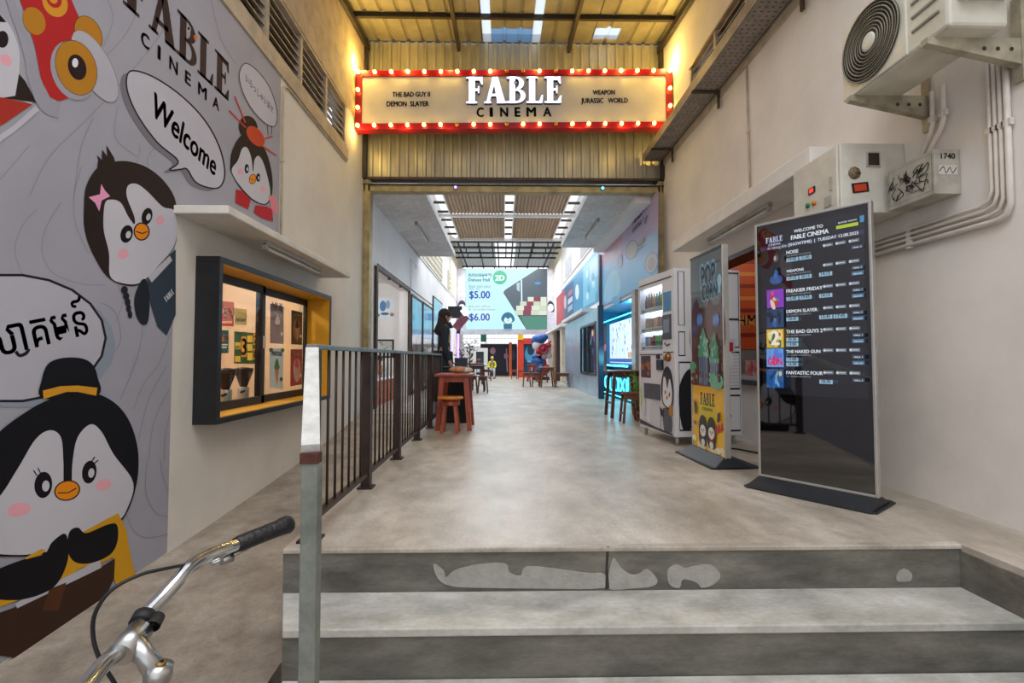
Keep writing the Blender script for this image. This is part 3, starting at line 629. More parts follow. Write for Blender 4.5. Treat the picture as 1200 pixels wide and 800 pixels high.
wallposter('now_sign', [(275.2, 361), (288.8, 362.5), (288.4, 380.5), (275, 379.5)], 'a89a54', lambda A: A.text('NOW', (276.3, 376.5), (287.6, 377.3), '1f3a34', 1.5, .04), 'olive NOW sign beside the red sign behind the hatch glass')
def d_(A): A.text('dubY', (256, 399), (266.5, 400), 'e8963c', 2.2, .05); A.rect(256, 403, 267, 404.5, 'd8e0e0'); A.rect(256, 406, 266, 407.5, 'd8e0e0')
wallposter('blue_poster', [(252, 386), (267.6, 387), (267.4, 413.5), (252, 413.5)], '1d5a6a', d_, 'teal poster with orange lettering at the left edge of the hatch')
def d_(A):
    for x0, y0, x1, y1_, c in ((283, 394, 289, 418, 'e0a042'), (275.5, 401, 282, 409, 'd6c552'), (290, 393, 296, 401, 'd6c552'), (290, 403, 296, 411, 'd6c552'), (290, 413, 296, 422, 'd6c552'), (297, 391, 302, 404, 'e0a042'), (297, 408, 302, 421, 'e0a042'), (275.5, 417, 282, 424, 'd6c552')): A.rect(x0, y0, x1, y1_, c)
    A.text('3', (283.6, 415.5), (288.6, 415.5), '20302a', 2.0, .03); A.text('7', (297.6, 402.5), (301.6, 402.5), '20302a', 1.5, .03); A.text('8', (297.6, 419.5), (301.6, 419.5), '20302a', 1.5, .03); A.text('GET', (276, 408), (281.6, 408), '20302a', 1.4, .03)
wallposter('number_board', [(274.5, 388), (303, 390.5), (302.6, 426), (274.3, 425.5)], '2c5a3a', d_, 'green and yellow number board showing 3, 7 and 8 behind the hatch glass')
gx = XL - .104; G = lambda px, py: hX(px, py, gx)
def cone_poster(q, bgc, cone, cream, label, txt, tcol, extra=None):
    x0, y0 = q[0]; x1 = q[2][0]; y1_ = q[2][1]; W = x1 - x0; H = y1_ - y0; f = lambda u, v: (x0 + W * u, y0 + H * v)
    def d(A):
        if extra: extra(A, f, W, H)
        A.poly([f(.36, .5), f(.68, .5), f(.54, .93)], cone); A.ell(*f(.52, .45), W * .2, H * .075, cream); A.ell(*f(.52, .37), W * .14, H * .07, cream); A.ell(*f(.52, .3), W * .08, H * .05, cream)
        A.text(txt, f(.14, .17), f(.88, .19), tcol, 1.2, .03); A.ell(*f(.83, .75), W * .1, H * .05, tcol)
    wallposter('ice_cream_poster', q, bgc, d, label, 'poster', G, (1, 0, 0), PRINT)
cone_poster([(317, 355.5), (332.5, 359), (332.4, 403), (316.8, 402)], 'b98f76', 'c9824e', 'efe2d8', 'brown-beige ice cream poster with white swirl, upper left of four on the hatch glass', 'MILK', 'e8d8cc')
cone_poster([(341.8, 363), (354.2, 366), (354, 404), (341.5, 403.3)], '4a2418', 'c9824e', '3c1a12', 'dark brown chocolate ice cream poster, upper right of four on the hatch glass', 'CHOCOLATE', 'e8c8a8', lambda A, f, W, H: A.ell(*f(.5, .55), W * .36, H * .3, 'b07850'))
cone_poster([(316.3, 408), (332.2, 408.5), (331.8, 456), (315.9, 454)], 'e3e3dc', 'd08a4a', '4f7a3c', 'white matcha ice cream poster with green swirl, lower left of four on the hatch glass', 'MATCHA', '3a4a38', lambda A, f, W, H: (A.ell(*f(.08, .04), W * .16, H * .05, '4f7a3c'), A.ell(*f(.95, .05), W * .14, H * .05, '4f7a3c')))
cone_poster([(341, 409), (354.3, 409), (353.8, 450), (340.5, 452.5)], 'b02c3a', 'd89a6a', 'c84a5c', 'red strawberry ice cream poster with pink arc, lower right of four on the hatch glass', 'STRAWBERRY', 'f0d0d4', lambda A, f, W, H: A.ell(*f(.55, .6), W * .34, H * .34, 'ecc0c8'))
def grinder(px, Y, label):
    p = hY(px, 471, Y); p.z = .42
    g = thing('coffee_grinder', label, 'grinder', p)
    m = M(); m.lathe(p, [(.05, 0), (.055, .01), (.055, .16), (.048, .17), (0, .171)], silver); part('body', m, g)
    m = M(); m.lathe(p + Vector((0, 0, .17)), [(.035, 0), (.04, .02), (.085, .15), (.088, .17), (0, .171)], mat('smoked_hopper', '4a3326', .2)); part('hopper', m, g)
    m = M(); m.lathe(p + Vector((0, 0, .341)), [(.09, 0), (.09, .018), (.03, .03), (0, .03)], dkplastic); part('lid', m, g)
    m = M(); m.cyl(p + Vector((.04, -.06, .13)), p + Vector((.04, -.12, .12)), .012, dkplastic); part('spout', m, g)
grinder(264, 4.55, 'steel coffee grinder with brown hopper at the left edge of the hatch'); grinder(285, 5.0, 'steel coffee grinder with brown hopper below the number board')
for k, px in enumerate((322, 329, 337)):
    p = hZ(px, 459, .42); p.x = XL - .26 - .02 * k; p.y = 5.15 + .16 * k
    m = M(); m.lathe(p, [(.022, 0), (.03, .055), (.027, .055), (.02, .004)], white_m, 14); tag(m.build('paper_cup'), ('leftmost', 'middle', 'rightmost')[k] + ' of three small white cups on the hatch counter', 'cup', 'white cups on the hatch counter')

# ---- tube lights under the two alley canopies
def tube_light(p0, p1, label, lit=None, zt=None):
    p0, p1 = Vector(p0), Vector(p1); mid = (p0 + p1) / 2; t = thing('tube_light', label, 'lamp', mid); d = (p1 - p0).normalized()
    m = M(); m.bar(p0 + Vector((0, 0, -.02)), p1 + Vector((0, 0, -.02)), .05, .04, greyplastic); part('housing', m, t, bev=.004)
    m = M(); m.cyl(p0 + d * .04 + Vector((0, 0, -.062)), p1 - d * .04 + Vector((0, 0, -.062)), .015, lit or tubeglass, 12); part('tube', m, t)
    for q in (p0 + d * .02, p1 - d * .02):
        m = M(); m.bar(q - d * .02 + Vector((0, 0, -.05)), q + d * .02 + Vector((0, 0, -.05)), .04, .06, greyplastic); part('end_cap', m, t, bev=.004)
    return t
def on_z(px, py, z): return hZ(px, py, z)
A0, A1 = on_z(303, 288, 1.83), on_z(378, 319, 1.83)
tube_light((-2.02, A0.y, 1.88), (-2.02, min(A1.y, 5.8), 1.88), 'unlit tube lamp under the white ledge above the serving hatch')
B0, B1 = on_z(835, 283, 2.25), on_z(905, 243, 2.25)
tube_light((2.42, 4.25, 2.30), (2.42, 5.55, 2.30), 'unlit tube lamp under the ledge beside the white control cabinet')

# ---- lit cinema sign
SY = 7.2; SO = Vector((-2.262, SY, 4.365)); SU = Vector((1, 0, .0155)).normalized(); SV = Vector((0, 0, 1)); SW, SHH = 4.87, .92
sg = thing('cinema_sign', 'long red-framed cinema marquee sign ringed with warm bulbs over the opening', 'sign', (0.18, SY + .08, 4.38))
q_ = lambda a, b, y: SO + SU * a + SV * b + Vector((0, y, 0))
def sbox(a0, a1, b0, b1, y0, y1_, mt): m = M(); m.hexa([q_(a0, b0, y0), q_(a1, b0, y0), q_(a1, b0, y1_), q_(a0, b0, y1_)], [q_(a0, b1, y0), q_(a1, b1, y0), q_(a1, b1, y1_), q_(a0, b1, y1_)], mt); return m
red_m = mat('red_sign_frame', 'a20f1c', .35, 0, .06, 6); board_m = mat('sign_board', 'e4dccb', .35, 0, .04, 3)
bw = .095
for a0, a1, b0, b1 in ((0, SW, 0, bw), (0, SW, SHH - bw, SHH), (0, bw, bw, SHH - bw), (SW - bw, SW, bw, SHH - bw)): part('frame', sbox(a0, a1, b0, b1, 0, .16, red_m), sg, bev=.004)
part('board', sbox(bw, SW - bw, bw, SHH - bw, .02, .15, board_m), sg)
bulb_on = emit('bulb_glow', 'ffc658', 10.0, 'ffd9a0'); bulb_dim = mat('amber_bulb', 'e8932a', .2)
sock = mat('bulb_socket', '7a1a14', .4); bx = [.047 + (SW - .094) * k / 19 for k in range(20)]
spots = [(x, SHH - bw / 2, k in (9, 10, 12)) for k, x in enumerate(bx)] + [(x, bw / 2, k in (6, 9, 12)) for k, x in enumerate(bx)] + [(x, bw / 2 + (SHH - bw) * j / 3, False) for x in (bx[0], bx[-1]) for j in (1, 2)]
bm0 = {}
for x, z, dim in spots:
    p = q_(x, z, 0)
    if dim not in bm0:
        m = M(); m.lathe((0, 0, 0), [(.026, 0), (.026, .012), (.014, .016)], sock, 12, (0, -1, 0)); m.ball((0, -.038, 0), .029, bulb_dim if dim else bulb_on, 12, (1, 1.15, 1)); o = m.build('bulb', sg, world=False); bm0[dim] = o
    else: o = bm0[dim].copy(); C.objects.link(o)
    o.location = p - sg.location
for k in range(8):
    for b in (SHH + .07, -.07): point('sign_bulb_light', q_(.09 + (SW - .18) * k / 7, b, -.05), (17.0, 9, 5, 3, 3, 5, 9, 17.0)[k] * (1 if b > 0 else .22), (1, .70, .17), .06)
letf = emit('letter_face', 'dfe4ff', .95); lets = mat('letter_side', '4a4658', .5)
x0_, k_ = 1.69, 1.46; Wm, _p = wordmark_polys(); sc_ = k_ / Wm; xo = 0
for chx in 'FABLE':
    wd, ps = LET[chx]; m = M()
    for p in ps:
        P = [q_(x0_ + (xo + px) * sc_, .375 + py * .41, -.04) for px, py in p]; m.prism(P, (0, .055, 0), lets); m.add([v + Vector((0, -.001, 0)) for v in P], [list(range(len(P)))], letf)
    part('letter_' + chx.lower(), m, sg); xo += wd + .05
for c_, a0, a1 in (('C', 1.855, 1.954), ('I', 2.060, 2.088), ('N', 2.215, 2.327), ('E', 2.44, 2.516), ('M', 2.62, 2.755), ('A', 2.876, 2.993)):
    A = Art(lambda a_, b_: q_(a_, b_, .018), (0, -1, 0), .0008, .012); A.text(c_, (a0, .19), (a1, .19), '15141a', 1.0, .04, hm=.14); A.build('letter_' + c_.lower(), sg, PRINT)
A = Art(lambda a_, b_: q_(a_, b_, .018), (0, -1, 0), .0005, .002)
for s_, a0, a1, b in (('THE BAD GUY II', .56, 1.13, .515), ('DEMON  SLAYER', .475, 1.115, .365), ('WEAPON', 3.64, 3.98, .53), ('JURASSIC   WORLD', 3.46, 4.18, .40)): A.text(s_, (a0, b), (a1, b), '1a181c', 1.3, .05)
A.build('film_titles', sg, PRINT)
A = Art(lambda a_, b_: q_(a_, b_, -.042), (0, -1, 0), .0008, .002); A.ell(x0_ + .76, .69, .03, .03, '2a2830'); A.ell(x0_ + .76, .69, .018, .018, 'f0f0fa'); A.build('eye_emblem', sg)

# ---- cable tray
tr = thing('cable_tray', 'long perforated steel cable tray hung high on the right wall', 'cable tray', (2.45, 4.4, 4.11))
traym = mat('tray_steel', '9a9088', .5, .4, .15, 8)
m = M(); m.box(2.29, 2.585, 1.0, 7.68, 4.11, 4.118, traym); m.box(2.288, 2.296, 1.0, 7.68, 4.11, 4.24, traym); m.box(2.58, 2.588, 1.0, 7.68, 4.11, 4.24, traym); part('tray', m, tr)
m = M()
for i in range(111):
    y = 1.05 + .06 * i
    for k in range(4): x = 2.325 + .065 * k + (.012 if i % 2 else 0); m.add([(x, y, 4.1085), (x + .026, y, 4.1085), (x + .026, y + .012, 4.1085), (x, y + .012, 4.1085)], [(0, 1, 2, 3)], steel_dark)
part('slots', m, tr, kind='stuff')
for y in (7.2, 5.62, 4.0, 2.4):
    m = M(); m.box(2.27, 2.605, y - .02, y + .02, 4.085, 4.106, steel_rust); m.box(2.585, 2.605, y - .02, y + .02, 3.9, 4.085, steel_rust); part('bracket', m, tr)
# ---- conduits
def pipe(name, pts, r, mt, label, cat='pipe', group=None, clips=None):
    t = thing(name, label, cat, pts[0], 0, group); m = M(); m.tube(pts, r, mt, 10); part('pipe_run', m, t)
    for c_, nrm in (clips or []):
        m = M(); m.bar(Vector(c_) - Vector(nrm[0]) * (r + .008), Vector(c_) + Vector(nrm[0]) * (r + .008), .022, r * 2 + .006, mt, up=nrm[1]); part('clip', m, t)
    return t
pipe('conduit', [(2.617, 5.0, 4.02), (2.617, 4.98, 3.3), (2.617, 4.96, 2.46)], .011, rawbeam, 'thin beige conduit down the right wall from the cable tray', clips=[((2.617, 4.98, 3.3), ((0, 1, 0), (0, 0, 1)))])
pipe('conduit', [(-2.264, 4.86, 1.95), (-2.264, 4.86, 3.6), (-2.264, 4.88, 3.68), (-2.264, 4.95, 3.72), (-2.264, 6.85, 3.72)], .011, rawbeam, 'thin beige conduit bordering the mural and the left louvres', clips=[((-2.264, 4.86, 2.9), ((0, 1, 0), (0, 0, 1)))])

# ---- air conditioner outdoor unit
ac = thing('air_conditioner', 'cream outdoor air conditioner unit with round fan grille on right wall', 'air conditioner', (2.3, 2.68, 2.49))
x0, x1, y0, y1_, z0, z1 = 2.15, 2.46, 2.225, 2.93, 2.495, 2.97
acm = mat('ac_enamel', 'd3d0c2', .35, 0, .1, 5, .03); m = M(); m.box(x0 + .012, x1, y0, y1_, z0, z1, acm); part('casing', m, ac, bev=.018)
cy, cz, R_ = 2.70, 2.735, .212
m = M(); m.box(x0, x0 + .016, 2.455, y1_ + .005, z0 + .005, z1 - .003, acm); part('front_panel', m, ac, bev=.006)
m = M(); m.lathe((x0 - .002, cy, cz), [(0, 0), (R_, 0), (R_ + .004, -.004)], mat('grille_dark', '26241f', .8), 40, (1, 0, 0)); part('fan_recess', m, ac)
m = M(); gm_ = mat('grille_wire', '7d7869', .5)
for k in range(10):
    r = .05 + (R_ - .05) * k / 9; m.tube([(x0 - .012, cy + r * cos(t), cz + r * sin(t)) for t in [2 * pi * i / 40 for i in range(40)]], .0045 if k % 2 else .0028, gm_, 5, True)
for k in range(72): t = 2 * pi * k / 72; m.tube([(x0 - .009, cy + .05 * cos(t), cz + .05 * sin(t)), (x0 - .009, cy + R_ * cos(t + .12), cz + R_ * sin(t + .12))], .0016, gm_, 3, caps=False)
part('fan_grille', m, ac); m = M(); m.lathe((x0 - .01, cy, cz), [(.052, .008), (.052, -.004), (.04, -.008), (0, -.009)], acm, 24, (1, 0, 0)); part('fan_hub', m, ac)
for k in range(5):
    z = z0 + .1 + .075 * k; m = M(); m.box(x0 + .003, x0 + .016, 2.27, 2.43, z, z + .016, mat('vent_groove', '8e8b7f', .5)); part('vent_slot', m, ac, bev=.004)
m = M(); m.box(2.20, 2.44, y0 - .06, y0 + .01, 2.62, 2.9, acm); part('valve_cover', m, ac, bev=.01)
for y in (2.33, 2.86):
    m = M(); m.hexa([(2.13, y - .02, 2.465), (2.63, y - .02, 2.36), (2.63, y + .02, 2.36), (2.13, y + .02, 2.465)], [(2.13, y - .02, 2.497), (2.63, y - .02, 2.497), (2.63, y + .02, 2.497), (2.13, y + .02, 2.497)], mat('bracket_paint', 'b5ac96', .5, .1, .2, 9)); m.box(2.61, 2.629, y - .025, y + .025, 2.28, 2.72, MATS['bracket_paint'])
    for q in (2.42, 2.49, 2.56): m.lathe((q, y - .0205, 2.44), [(0, -.001), (.011, -.001), (.011, .001)], steel_dark, 10, (0, 1, 0))
    part('wall_bracket', m, ac)
# ---- control cabinet
cc = thing('control_cabinet', 'white metal control cabinet with red display and two buttons under the ledge', 'cabinet', (2.4, 3.3, 1.83))
m = M(); m.box(2.2, 2.628, 3.04, 3.53, 1.83, 2.29, offw); part('body', m, cc, bev=.006)
m = M(); m.box(2.185, 2.199, 3.055, 3.52, 1.84, 2.28, offw); dr = part('door', m, cc, bev=.004)
m = M(); m.box(2.178, 2.186, 3.10, 3.12, 2.0, 2.09, silver); part('handle', m, dr)
m = M(); m.box(2.178, 2.186, 3.27, 3.34, 2.045, 2.09, dkplastic); m.box(2.176, 2.179, 3.285, 3.325, 2.055, 2.08, emit('red_digits', 'e0301a', 1.5)); part('display', m, dr)
for y, z, c_ in ((3.35, 1.975, '1f8a4a'), (3.28, 1.97, 'e08020')): m = M(); m.lathe((2.186, y, z), [(.017, 0), (.017, -.014), (0, -.018)], mat('button_' + c_, c_, .4), 14, (1, 0, 0)); part('button', m, dr)
m = M(); m.box(2.179, 2.186, 3.105, 3.175, 1.9, 1.97, greyplastic); part('vent_grille', m, dr)
m = M(); m.box(2.37, 2.46, 3.032, 3.04, 2.13, 2.23, greyplastic); m.box(2.38, 2.45, 3.028, 3.033, 2.14, 2.22, steel_dark); part('vent_fan', m, cc)
m = M(); m.lathe((2.29, 3.038, 2.09), [(.042, 0), (.042, -.003), (0, -.004)], mat('round_sticker', '8a775c', .6, hex2='3a2d22', scale=60), 9, (0, 1, 0)); part('round_sticker', m, cc)
A = Art(frame((2.275, 3.037, 1.955), (1, 0, .12), (-.12, 0, 1)), (0, -1, 0)); A.rect(0, 0, .11, .065, '2a1712'); A.rect(.015, .01, .095, .055, 'c8401c'); A.build('warning_sticker', cc)
# ---- graffiti box
gb = thing('junction_box', 'small grey metal box covered in black graffiti scribbles on right wall', 'electrical box', (2.55, 2.9, 1.8))
m = M(); m.box(2.475, 2.628, 2.665, 2.995, 1.825, 2.085, mat('box_enamel', 'b9b5a8', .5, 0, .15, 8)); part('body', m, gb, bev=.003)
A = Art(lambda u, v: Vector((2.4745, 2.985 - u * .305, 1.85 + v * .215)), (-1, 0, 0), .0003, .001)
A.line([(0, 0), (1, 0), (1, 1), (0, 1)], .008, '1a1a1a', True); rr = random.Random(3)
for k in range(26):
    cx_, cy_ = rr.uniform(.1, .85), rr.choice([.3, .65]) + rr.uniform(-.08, .08); P = [(cx_ + rr.uniform(-.11, .11), cy_ + rr.uniform(-.17, .17)) for _ in range(4)]; A.line(P, .022, '15151a', smooth=4)
A.build('scribble', gb); A = Art(lambda u, v: Vector((2.49 + u * .125, 2.6645, 1.84 + v * .23)), (0, -1, 0), .0003, .001)
A.text('1740', (.2, .82), (.85, .82), '1a1a1a', 1, .03); A.rect(.08, .42, .95, .66, 'cfccc4'); A.line([(.1, .5), (.3, .62), (.4, .45), (.6, .6), (.7, .45), (.9, .6)], .03, '15151a', smooth=3); A.build('side_tag', gb)
# ---- pipes of the air conditioner
for k, (dy, lb) in enumerate(((0, 'left of two white pipes bending from the air conditioner to the graffiti box'), (-.07, 'right of two white pipes bending from the air conditioner to the graffiti box'))):
    pipe('drain_pipe', [(2.6, 2.80 + dy, 2.5), (2.6, 2.80 + dy, 2.30), (2.6, 2.815 + dy, 2.25), (2.6, 2.87 + dy * .8, 2.17), (2.6, 2.89 + dy * .8, 2.12), (2.6, 2.89 + dy * .8, 2.086)], .014, pvc, lb, clips=[((2.6, 2.80 + dy, 2.33), ((0, 1, 0), (0, 0, 1)))])
lbs = ['innermost of four white conduits turning along the right wall', 'second inner of four white conduits turning along the right wall', 'second outer of four white conduits turning along the right wall', 'outermost and thickest of four white conduits turning along the right wall']
for k in range(4):
    y = 2.475 - .028 * k - (.006 if k == 3 else 0); z = 1.71 - .032 * k - (.006 if k == 3 else 0); x = 2.608
    pipe('conduit', [(x, y, 2.49), (x, y, z + .07), (x, y + .018, z + .02), (x, y + .07, z), (x, 3.7, z)], .0105 + (.004 if k == 3 else 0), pvc, lbs[k], clips=[((x, y, 2.1), ((0, 1, 0), (0, 0, 1))), ((x, 3.0, z), ((0, 0, 1), (0, 1, 0)))])

# ---- railing
rl = thing('railing', 'brown steel railing with thin balusters along the left edge of the landing', 'railing', (-.935, 4.7, 0))
ps_ = [2.37, 3.31, 4.25, 5.22, 6.12, 7.06]
m = M(); m.box(-.96, -.91, 2.34, 7.09, .925, .95, galv); part('top_rail', m, rl, bev=.003)
m = M(); m.box(-.955, -.915, 2.38, 7.06, .085, .11, steel_bar); part('lower_rail', m, rl)
for y in ps_:
    m = M(); m.box(-.965, -.905, y - .03, y + .03, 0, .925, steel_bar); m.box(-.985, -.885, y - .05, y + .05, 0, .012, steel_bar); part('post', m, rl)
y = 2.458; first = None
while y < 7.0:
    if min(abs(y - p) for p in ps_) > .05:
        if first is None: m = M(); m.cyl((-.935, y, .11), (-.935, y, .925), .0075, steel_bar, 8); first = part('baluster', m, rl); y_f = y
        else: o = first.copy(); C.objects.link(o); o.location.y = y - y_f
    y += .1185
hp = thing('handrail_post', 'grey weathered post with white-painted sloping handrail at the stair edge', 'handrail', (-.635, 1.6, -.4))
m = M(); m.box(-.655, -.602, 1.57, 1.62, -.4, .57, galvp); part('post', m, hp, bev=.004)
m = M(); a0_, a1_ = Vector((-.632, 1.59, .58)), Vector((-.918, 2.31, .915)); m.bar(a0_, a1_, .058, .045, whitepeel); part('sloping_rail', m, hp, bev=.003)
m = M(); m.box(-.657, -.600, 1.565, 1.605, .54, .574, mat('rust_patch', '5c3325', .8, 0, .2, 20)); part('rusty_cap', m, hp)
# ================================================================= RIGHT SIDE: screens, vending machine, hatch
# ---- directory kiosk
KL = Vector((1.767, 3.31, 0)); KR = Vector((2.171, 2.757, 0)); kw_ = (KR - KL).length; krz = atan2(KR.y - KL.y, KR.x - KL.x)
ks = thing('information_kiosk', 'tall black freestanding screen listing film showtimes in a silver frame', 'screen', KL, krz)
def lb(x0, x1, y0, y1, z0, z1, mt): m = M(); m.box(x0, x1, y0, y1, z0, z1, mt); return m
def lpart(name, mb, par, bev=0, kind=None): return part(name, mb, par, bev=bev, world=False, kind=kind)
kz0, kz1 = .07, 1.82; tilt = lambda o: o
gblack = mat('black_glass', '050506', .03, spec=1.0, var=.02); gblack.node_tree.nodes['Principled BSDF'].inputs['Coat Weight'].default_value = 1
lpart('back_housing', lb(.02, kw_ - .02, .03, .075, kz0, kz1 - .03, dkplastic), ks, .004)
for q in ((0, .016, kz0, kz1), (kw_ - .016, kw_, kz0, kz1), (.016, kw_ - .016, kz1 - .016, kz1), (.016, kw_ - .016, kz0, kz0 + .016)): lpart('silver_frame', lb(q[0], q[1], 0, .05, q[2], q[3], silver), ks, .003)
lpart('glass_front', lb(.016, kw_ - .016, .004, .03, kz0 + .016, kz1 - .016, gblack), ks)
m = M(); m.prism([(-.03, -.12, .012), (kw_ - .01, -.12, .012), (kw_ + .02, -.09, .012), (kw_ + .02, .24, .012), (kw_ - .01, .27, .012), (-.03, .27, .012), (-.06, .24, .012), (-.06, -.09, .012)], (0, 0, -.012), navy_base)
m.hexa([(-.04, -.11, .012), (kw_ + .0, -.11, .012), (kw_ + .0, .22, .012), (-.04, .22, .012)], [(-.0, .0, .07), (kw_, .0, .07), (kw_, .07, .07), (0, .07, .07)], navy_base)
lpart('base_plate', m, ks, .006)
kM = mchain(ks); KN = kM.to_3x3() @ Vector((0, -1, 0)); sx0, sx1, sz0, sz1 = .04, kw_ - .035, .64, 1.77
kfn = lambda u, v: kM @ Vector((sx0 + (sx1 - sx0) * u, .0035, sz1 - (sz1 - sz0) * v))
A = Art(kfn, KN, .0002, .0004); BG = '121217'; TX = 'e6eef8'; BX = '9ec4dc'
A.rect(0, 0, 1, 1, BG)
art_wordmark(A, (.06, .085), (.24, .085), 'b8d0f0', 1.3); A.text('CINEMA', (.09, .105), (.22, .105), 'b8d0f0', 1, .02)
A.text('WELCOME TO', (.36, .052), (.64, .052), TX, 1.1, .03); A.text('FABLE CINEMA', (.33, .09), (.69, .09), TX, 1.2, .04)
A.rect(.76, .06, .95, .078, 'b8d42a'); A.text('BOOK NOW', (.78, .05), (.94, .05), TX, .8, .02); A.rect(.965, .03, 1, .065, '4a90c0')
A.rect(0, .105, 1, .13, '2c3350'); A.text('(SHOWTIME)  |  TUESDAY 12.08.2025', (.3, .126), (.95, .126), TX, 1.1, .02); A.text('ម៉ោងបញ្ចាំង', (.08, .126), (.28, .126), TX, .9, 0)
rows = [('NOISE', .155, .42, ['19:45', '21:00'], [], None, '3a3438', ['HALL 5']), ('WEAPONS', .265, .56, ['17:15', '20:15'], ['14:15'], None, '2a4a8a', ['HALL 2', 'DELUXE']), ('FREAKIER FRIDAY', .385, .56, ['12:45', '19:45'], ['14:15'], 'ff', '8a3ac0', ['HALL 1', 'DELUXE']),
        ('DEMON SLAYER', .505, .5, ['20:45'], ['12:45', '17:45'], 'cj', '24406a', ['HALL 3', 'DELUXE']), ('THE BAD GUYS 2', .625, .56, ['10:30', '13:00'], [], 'bg', 'e0b830', ['HALL 1', 'DELUXE']),
        ('THE NAKED GUN', .74, .5, ['15:00', '16:30'], [], 'ng', '6aa0e8', ['HALL 1', 'DELUXE']), ('FANTASTIC FOUR', .862, .5, [], ['18:30'], 'fv', '2a5a9a', ['HALL 4'])]
rr = random.Random(11)
for i, (ti, t, _, t1, t2, pk, pc, halls) in enumerate(rows):
    if pk:
        A.rect(.07, t - .012, .25, t + .098, pc)
        sw_ = {'ff': ('3ab04a', 'e04a7a', 'f0d0b8', 'c02a3a'), 'cj': ('0e1a30', '4a7ab0', '101828', '3060a0'), 'bg': ('f0e0a0', '3a6a4a', '58b0d0', 'c85a20'), 'ng': ('d82a6a', 'c02a6a', 'f070a0', '5a80e0'), 'fv': ('78a8d8', '184070', 'd8c890', '3070b0')}[pk]
        for k in range(9): A.ell(rr.uniform(.1, .22), t + rr.uniform(.005, .08), rr.uniform(.015, .04), rr.uniform(.008, .022), rr.choice(sw_), rr.uniform(0, 3), 8)
        if pk == 'ng': A.text('GUN', (.085, t + .085), (.235, t + .085), 'd8206a', 1.5, .05)
        if pk == 'bg': A.text('2', (.12, t + .08), (.2, t + .08), 'f4f0d8', 1.2, .05)
    elif i == 0: A.ell(.17, t + .03, .03, .025, '4a4446', 0, 10); A.ell(.16, t + .03, .014, .015, 'b0a8a8', 0, 10)
    else: A.ell(.17, t + .05, .07, .028, '2c5698', 0, 12); A.ell(.17, t + .015, .022, .025, '3a6ab0', 0, 10)
    L_ = min(.27 + .026 * len(ti), .63); A.text(ti, (.28, t + .016), (L_, t + .016), TX, 1.15, .03)
    A.text('OV + KHMER / EN SUBTITLE', (.28, t + .032), (.52, t + .032), 'b0b8c4', 1, 0)
    for k in range(3): x = .64 + .115 * k; A.line([(x, t + .002), (x + .085, t + .002)], .016, '9aa8b8'); A.line([(x + .004, t + .002), (x + .081, t + .002)], .011, '2a2e36'); A.line([(x + .02, t + .002), (x + .075, t + .002)], .005, 'd8e0ea'); A.ell(x + .008, t + .002, .012, .007, 'd8e0ea', 0, 8)
    for k, s_ in enumerate(t1): x = .28 + .13 * k if len(t1) == 2 and i not in (4, 5) else .28; y = t + .042 + (.028 * k if i in (4, 5) else 0); A.rect(x, y, x + .12, y + .022, BX); A.text(s_, (x + .02, y + .017), (x + .1, y + .017), '24303c', 1.1, .03)
    for k, s_ in enumerate(t2): x = .6 + .13 * k; y = t + .042; A.rect(x, y, x + .12, y + .022, BX); A.text(s_, (x + .02, y + .017), (x + .1, y + .017), '24303c', 1.1, .03)
    for k, s_ in enumerate(halls): y = t + .03 + .032 * k; A.rect(.89, y - .002, .99, y + .018, '34465a' if k == 0 else '4a7a9a'); A.text(s_, (.905, y + .014), (.975, y + .014), TX, 1, .02)
KS = attr_mat('kiosk_screen', .03, em=.6, spec=1.0, coat=1); A.build('showtime_screen', ks, KS)

# ---- popcorn totem
TO = Vector((1.765, 3.80, 0)); trz = radians(3) ; tl = .60
tt = thing('popcorn_totem', 'slim advertising screen with popcorn picture above a yellow cinema panel', 'screen', TO, trz)
# local: +Y runs along the front away from the street, front faces -X
lpart('housing', lb(.008, .05, .012, tl - .012, .08, 1.79, silver), tt, .004)
for q in ((0, .014), (tl - .014, tl)): lpart('side_frame', lb(0, .05, q[0], q[1], .08, 1.805, silver), tt, .003)
lpart('top_frame', lb(0, .05, .014, tl - .014, 1.787, 1.805, dkplastic), tt)
lpart('rear_support', lb(.05, .13, .15, tl - .15, .012, 1.0, dkplastic), tt, .01)
m = M(); m.box(-.12, .30, .0, tl + .10, 0, .012, navy_base); m.hexa([(-.10, -.02, .012), (.22, -.02, .012), (.22, tl + .02, .012), (-.12, tl + .02, .012)], [(-.01, 0, .09), (.06, 0, .09), (.06, tl, .09), (-.01, tl, .09)], navy_base); lpart('base_plate', m, tt, .005)
tM = mchain(tt); TN = tM.to_3x3() @ Vector((-1, 0, 0)); ez0, ez1 = .09, 1.785
tfn = lambda u, v: tM @ Vector((.007, tl - .02 - (tl - .04) * u, ez1 - (ez1 - ez0) * v))
A = Art(tfn, TN, .0003, .0006); vsp = .675
A.rect(0, 0, 1, vsp, '6f7472'); A.rect(0, .27, 1, vsp, '5a3229'); A.blob([(0, .3), (.2, .22), (.4, .35), (.6, .22), (.8, .3), (1, .24), (1.0, .5), (0, .5)], '5f3a30')
for s_, y, x0, x1 in (('POP', .17, .36, .80), ('CORN', .235, .38, .86)):
    A.text(s_, (x0 - .015, y), (x1 + .015, y), '8fb4c4', 2.0, .10); A.text(s_, (x0, y - .004), (x1, y - .004), '3f4c54', 1.9, .05)
A.ell(.93, .155, .06, .03, 'a8d4e4'); A.rect(.9, .17, .96, .215, 'a8d4e4')
A.line([(.95, .06), (.8, .06), (.6, .26)], .008, '2c2c2c'); A.line([(.5, .08), (.58, .2)], .03, '3a4246')
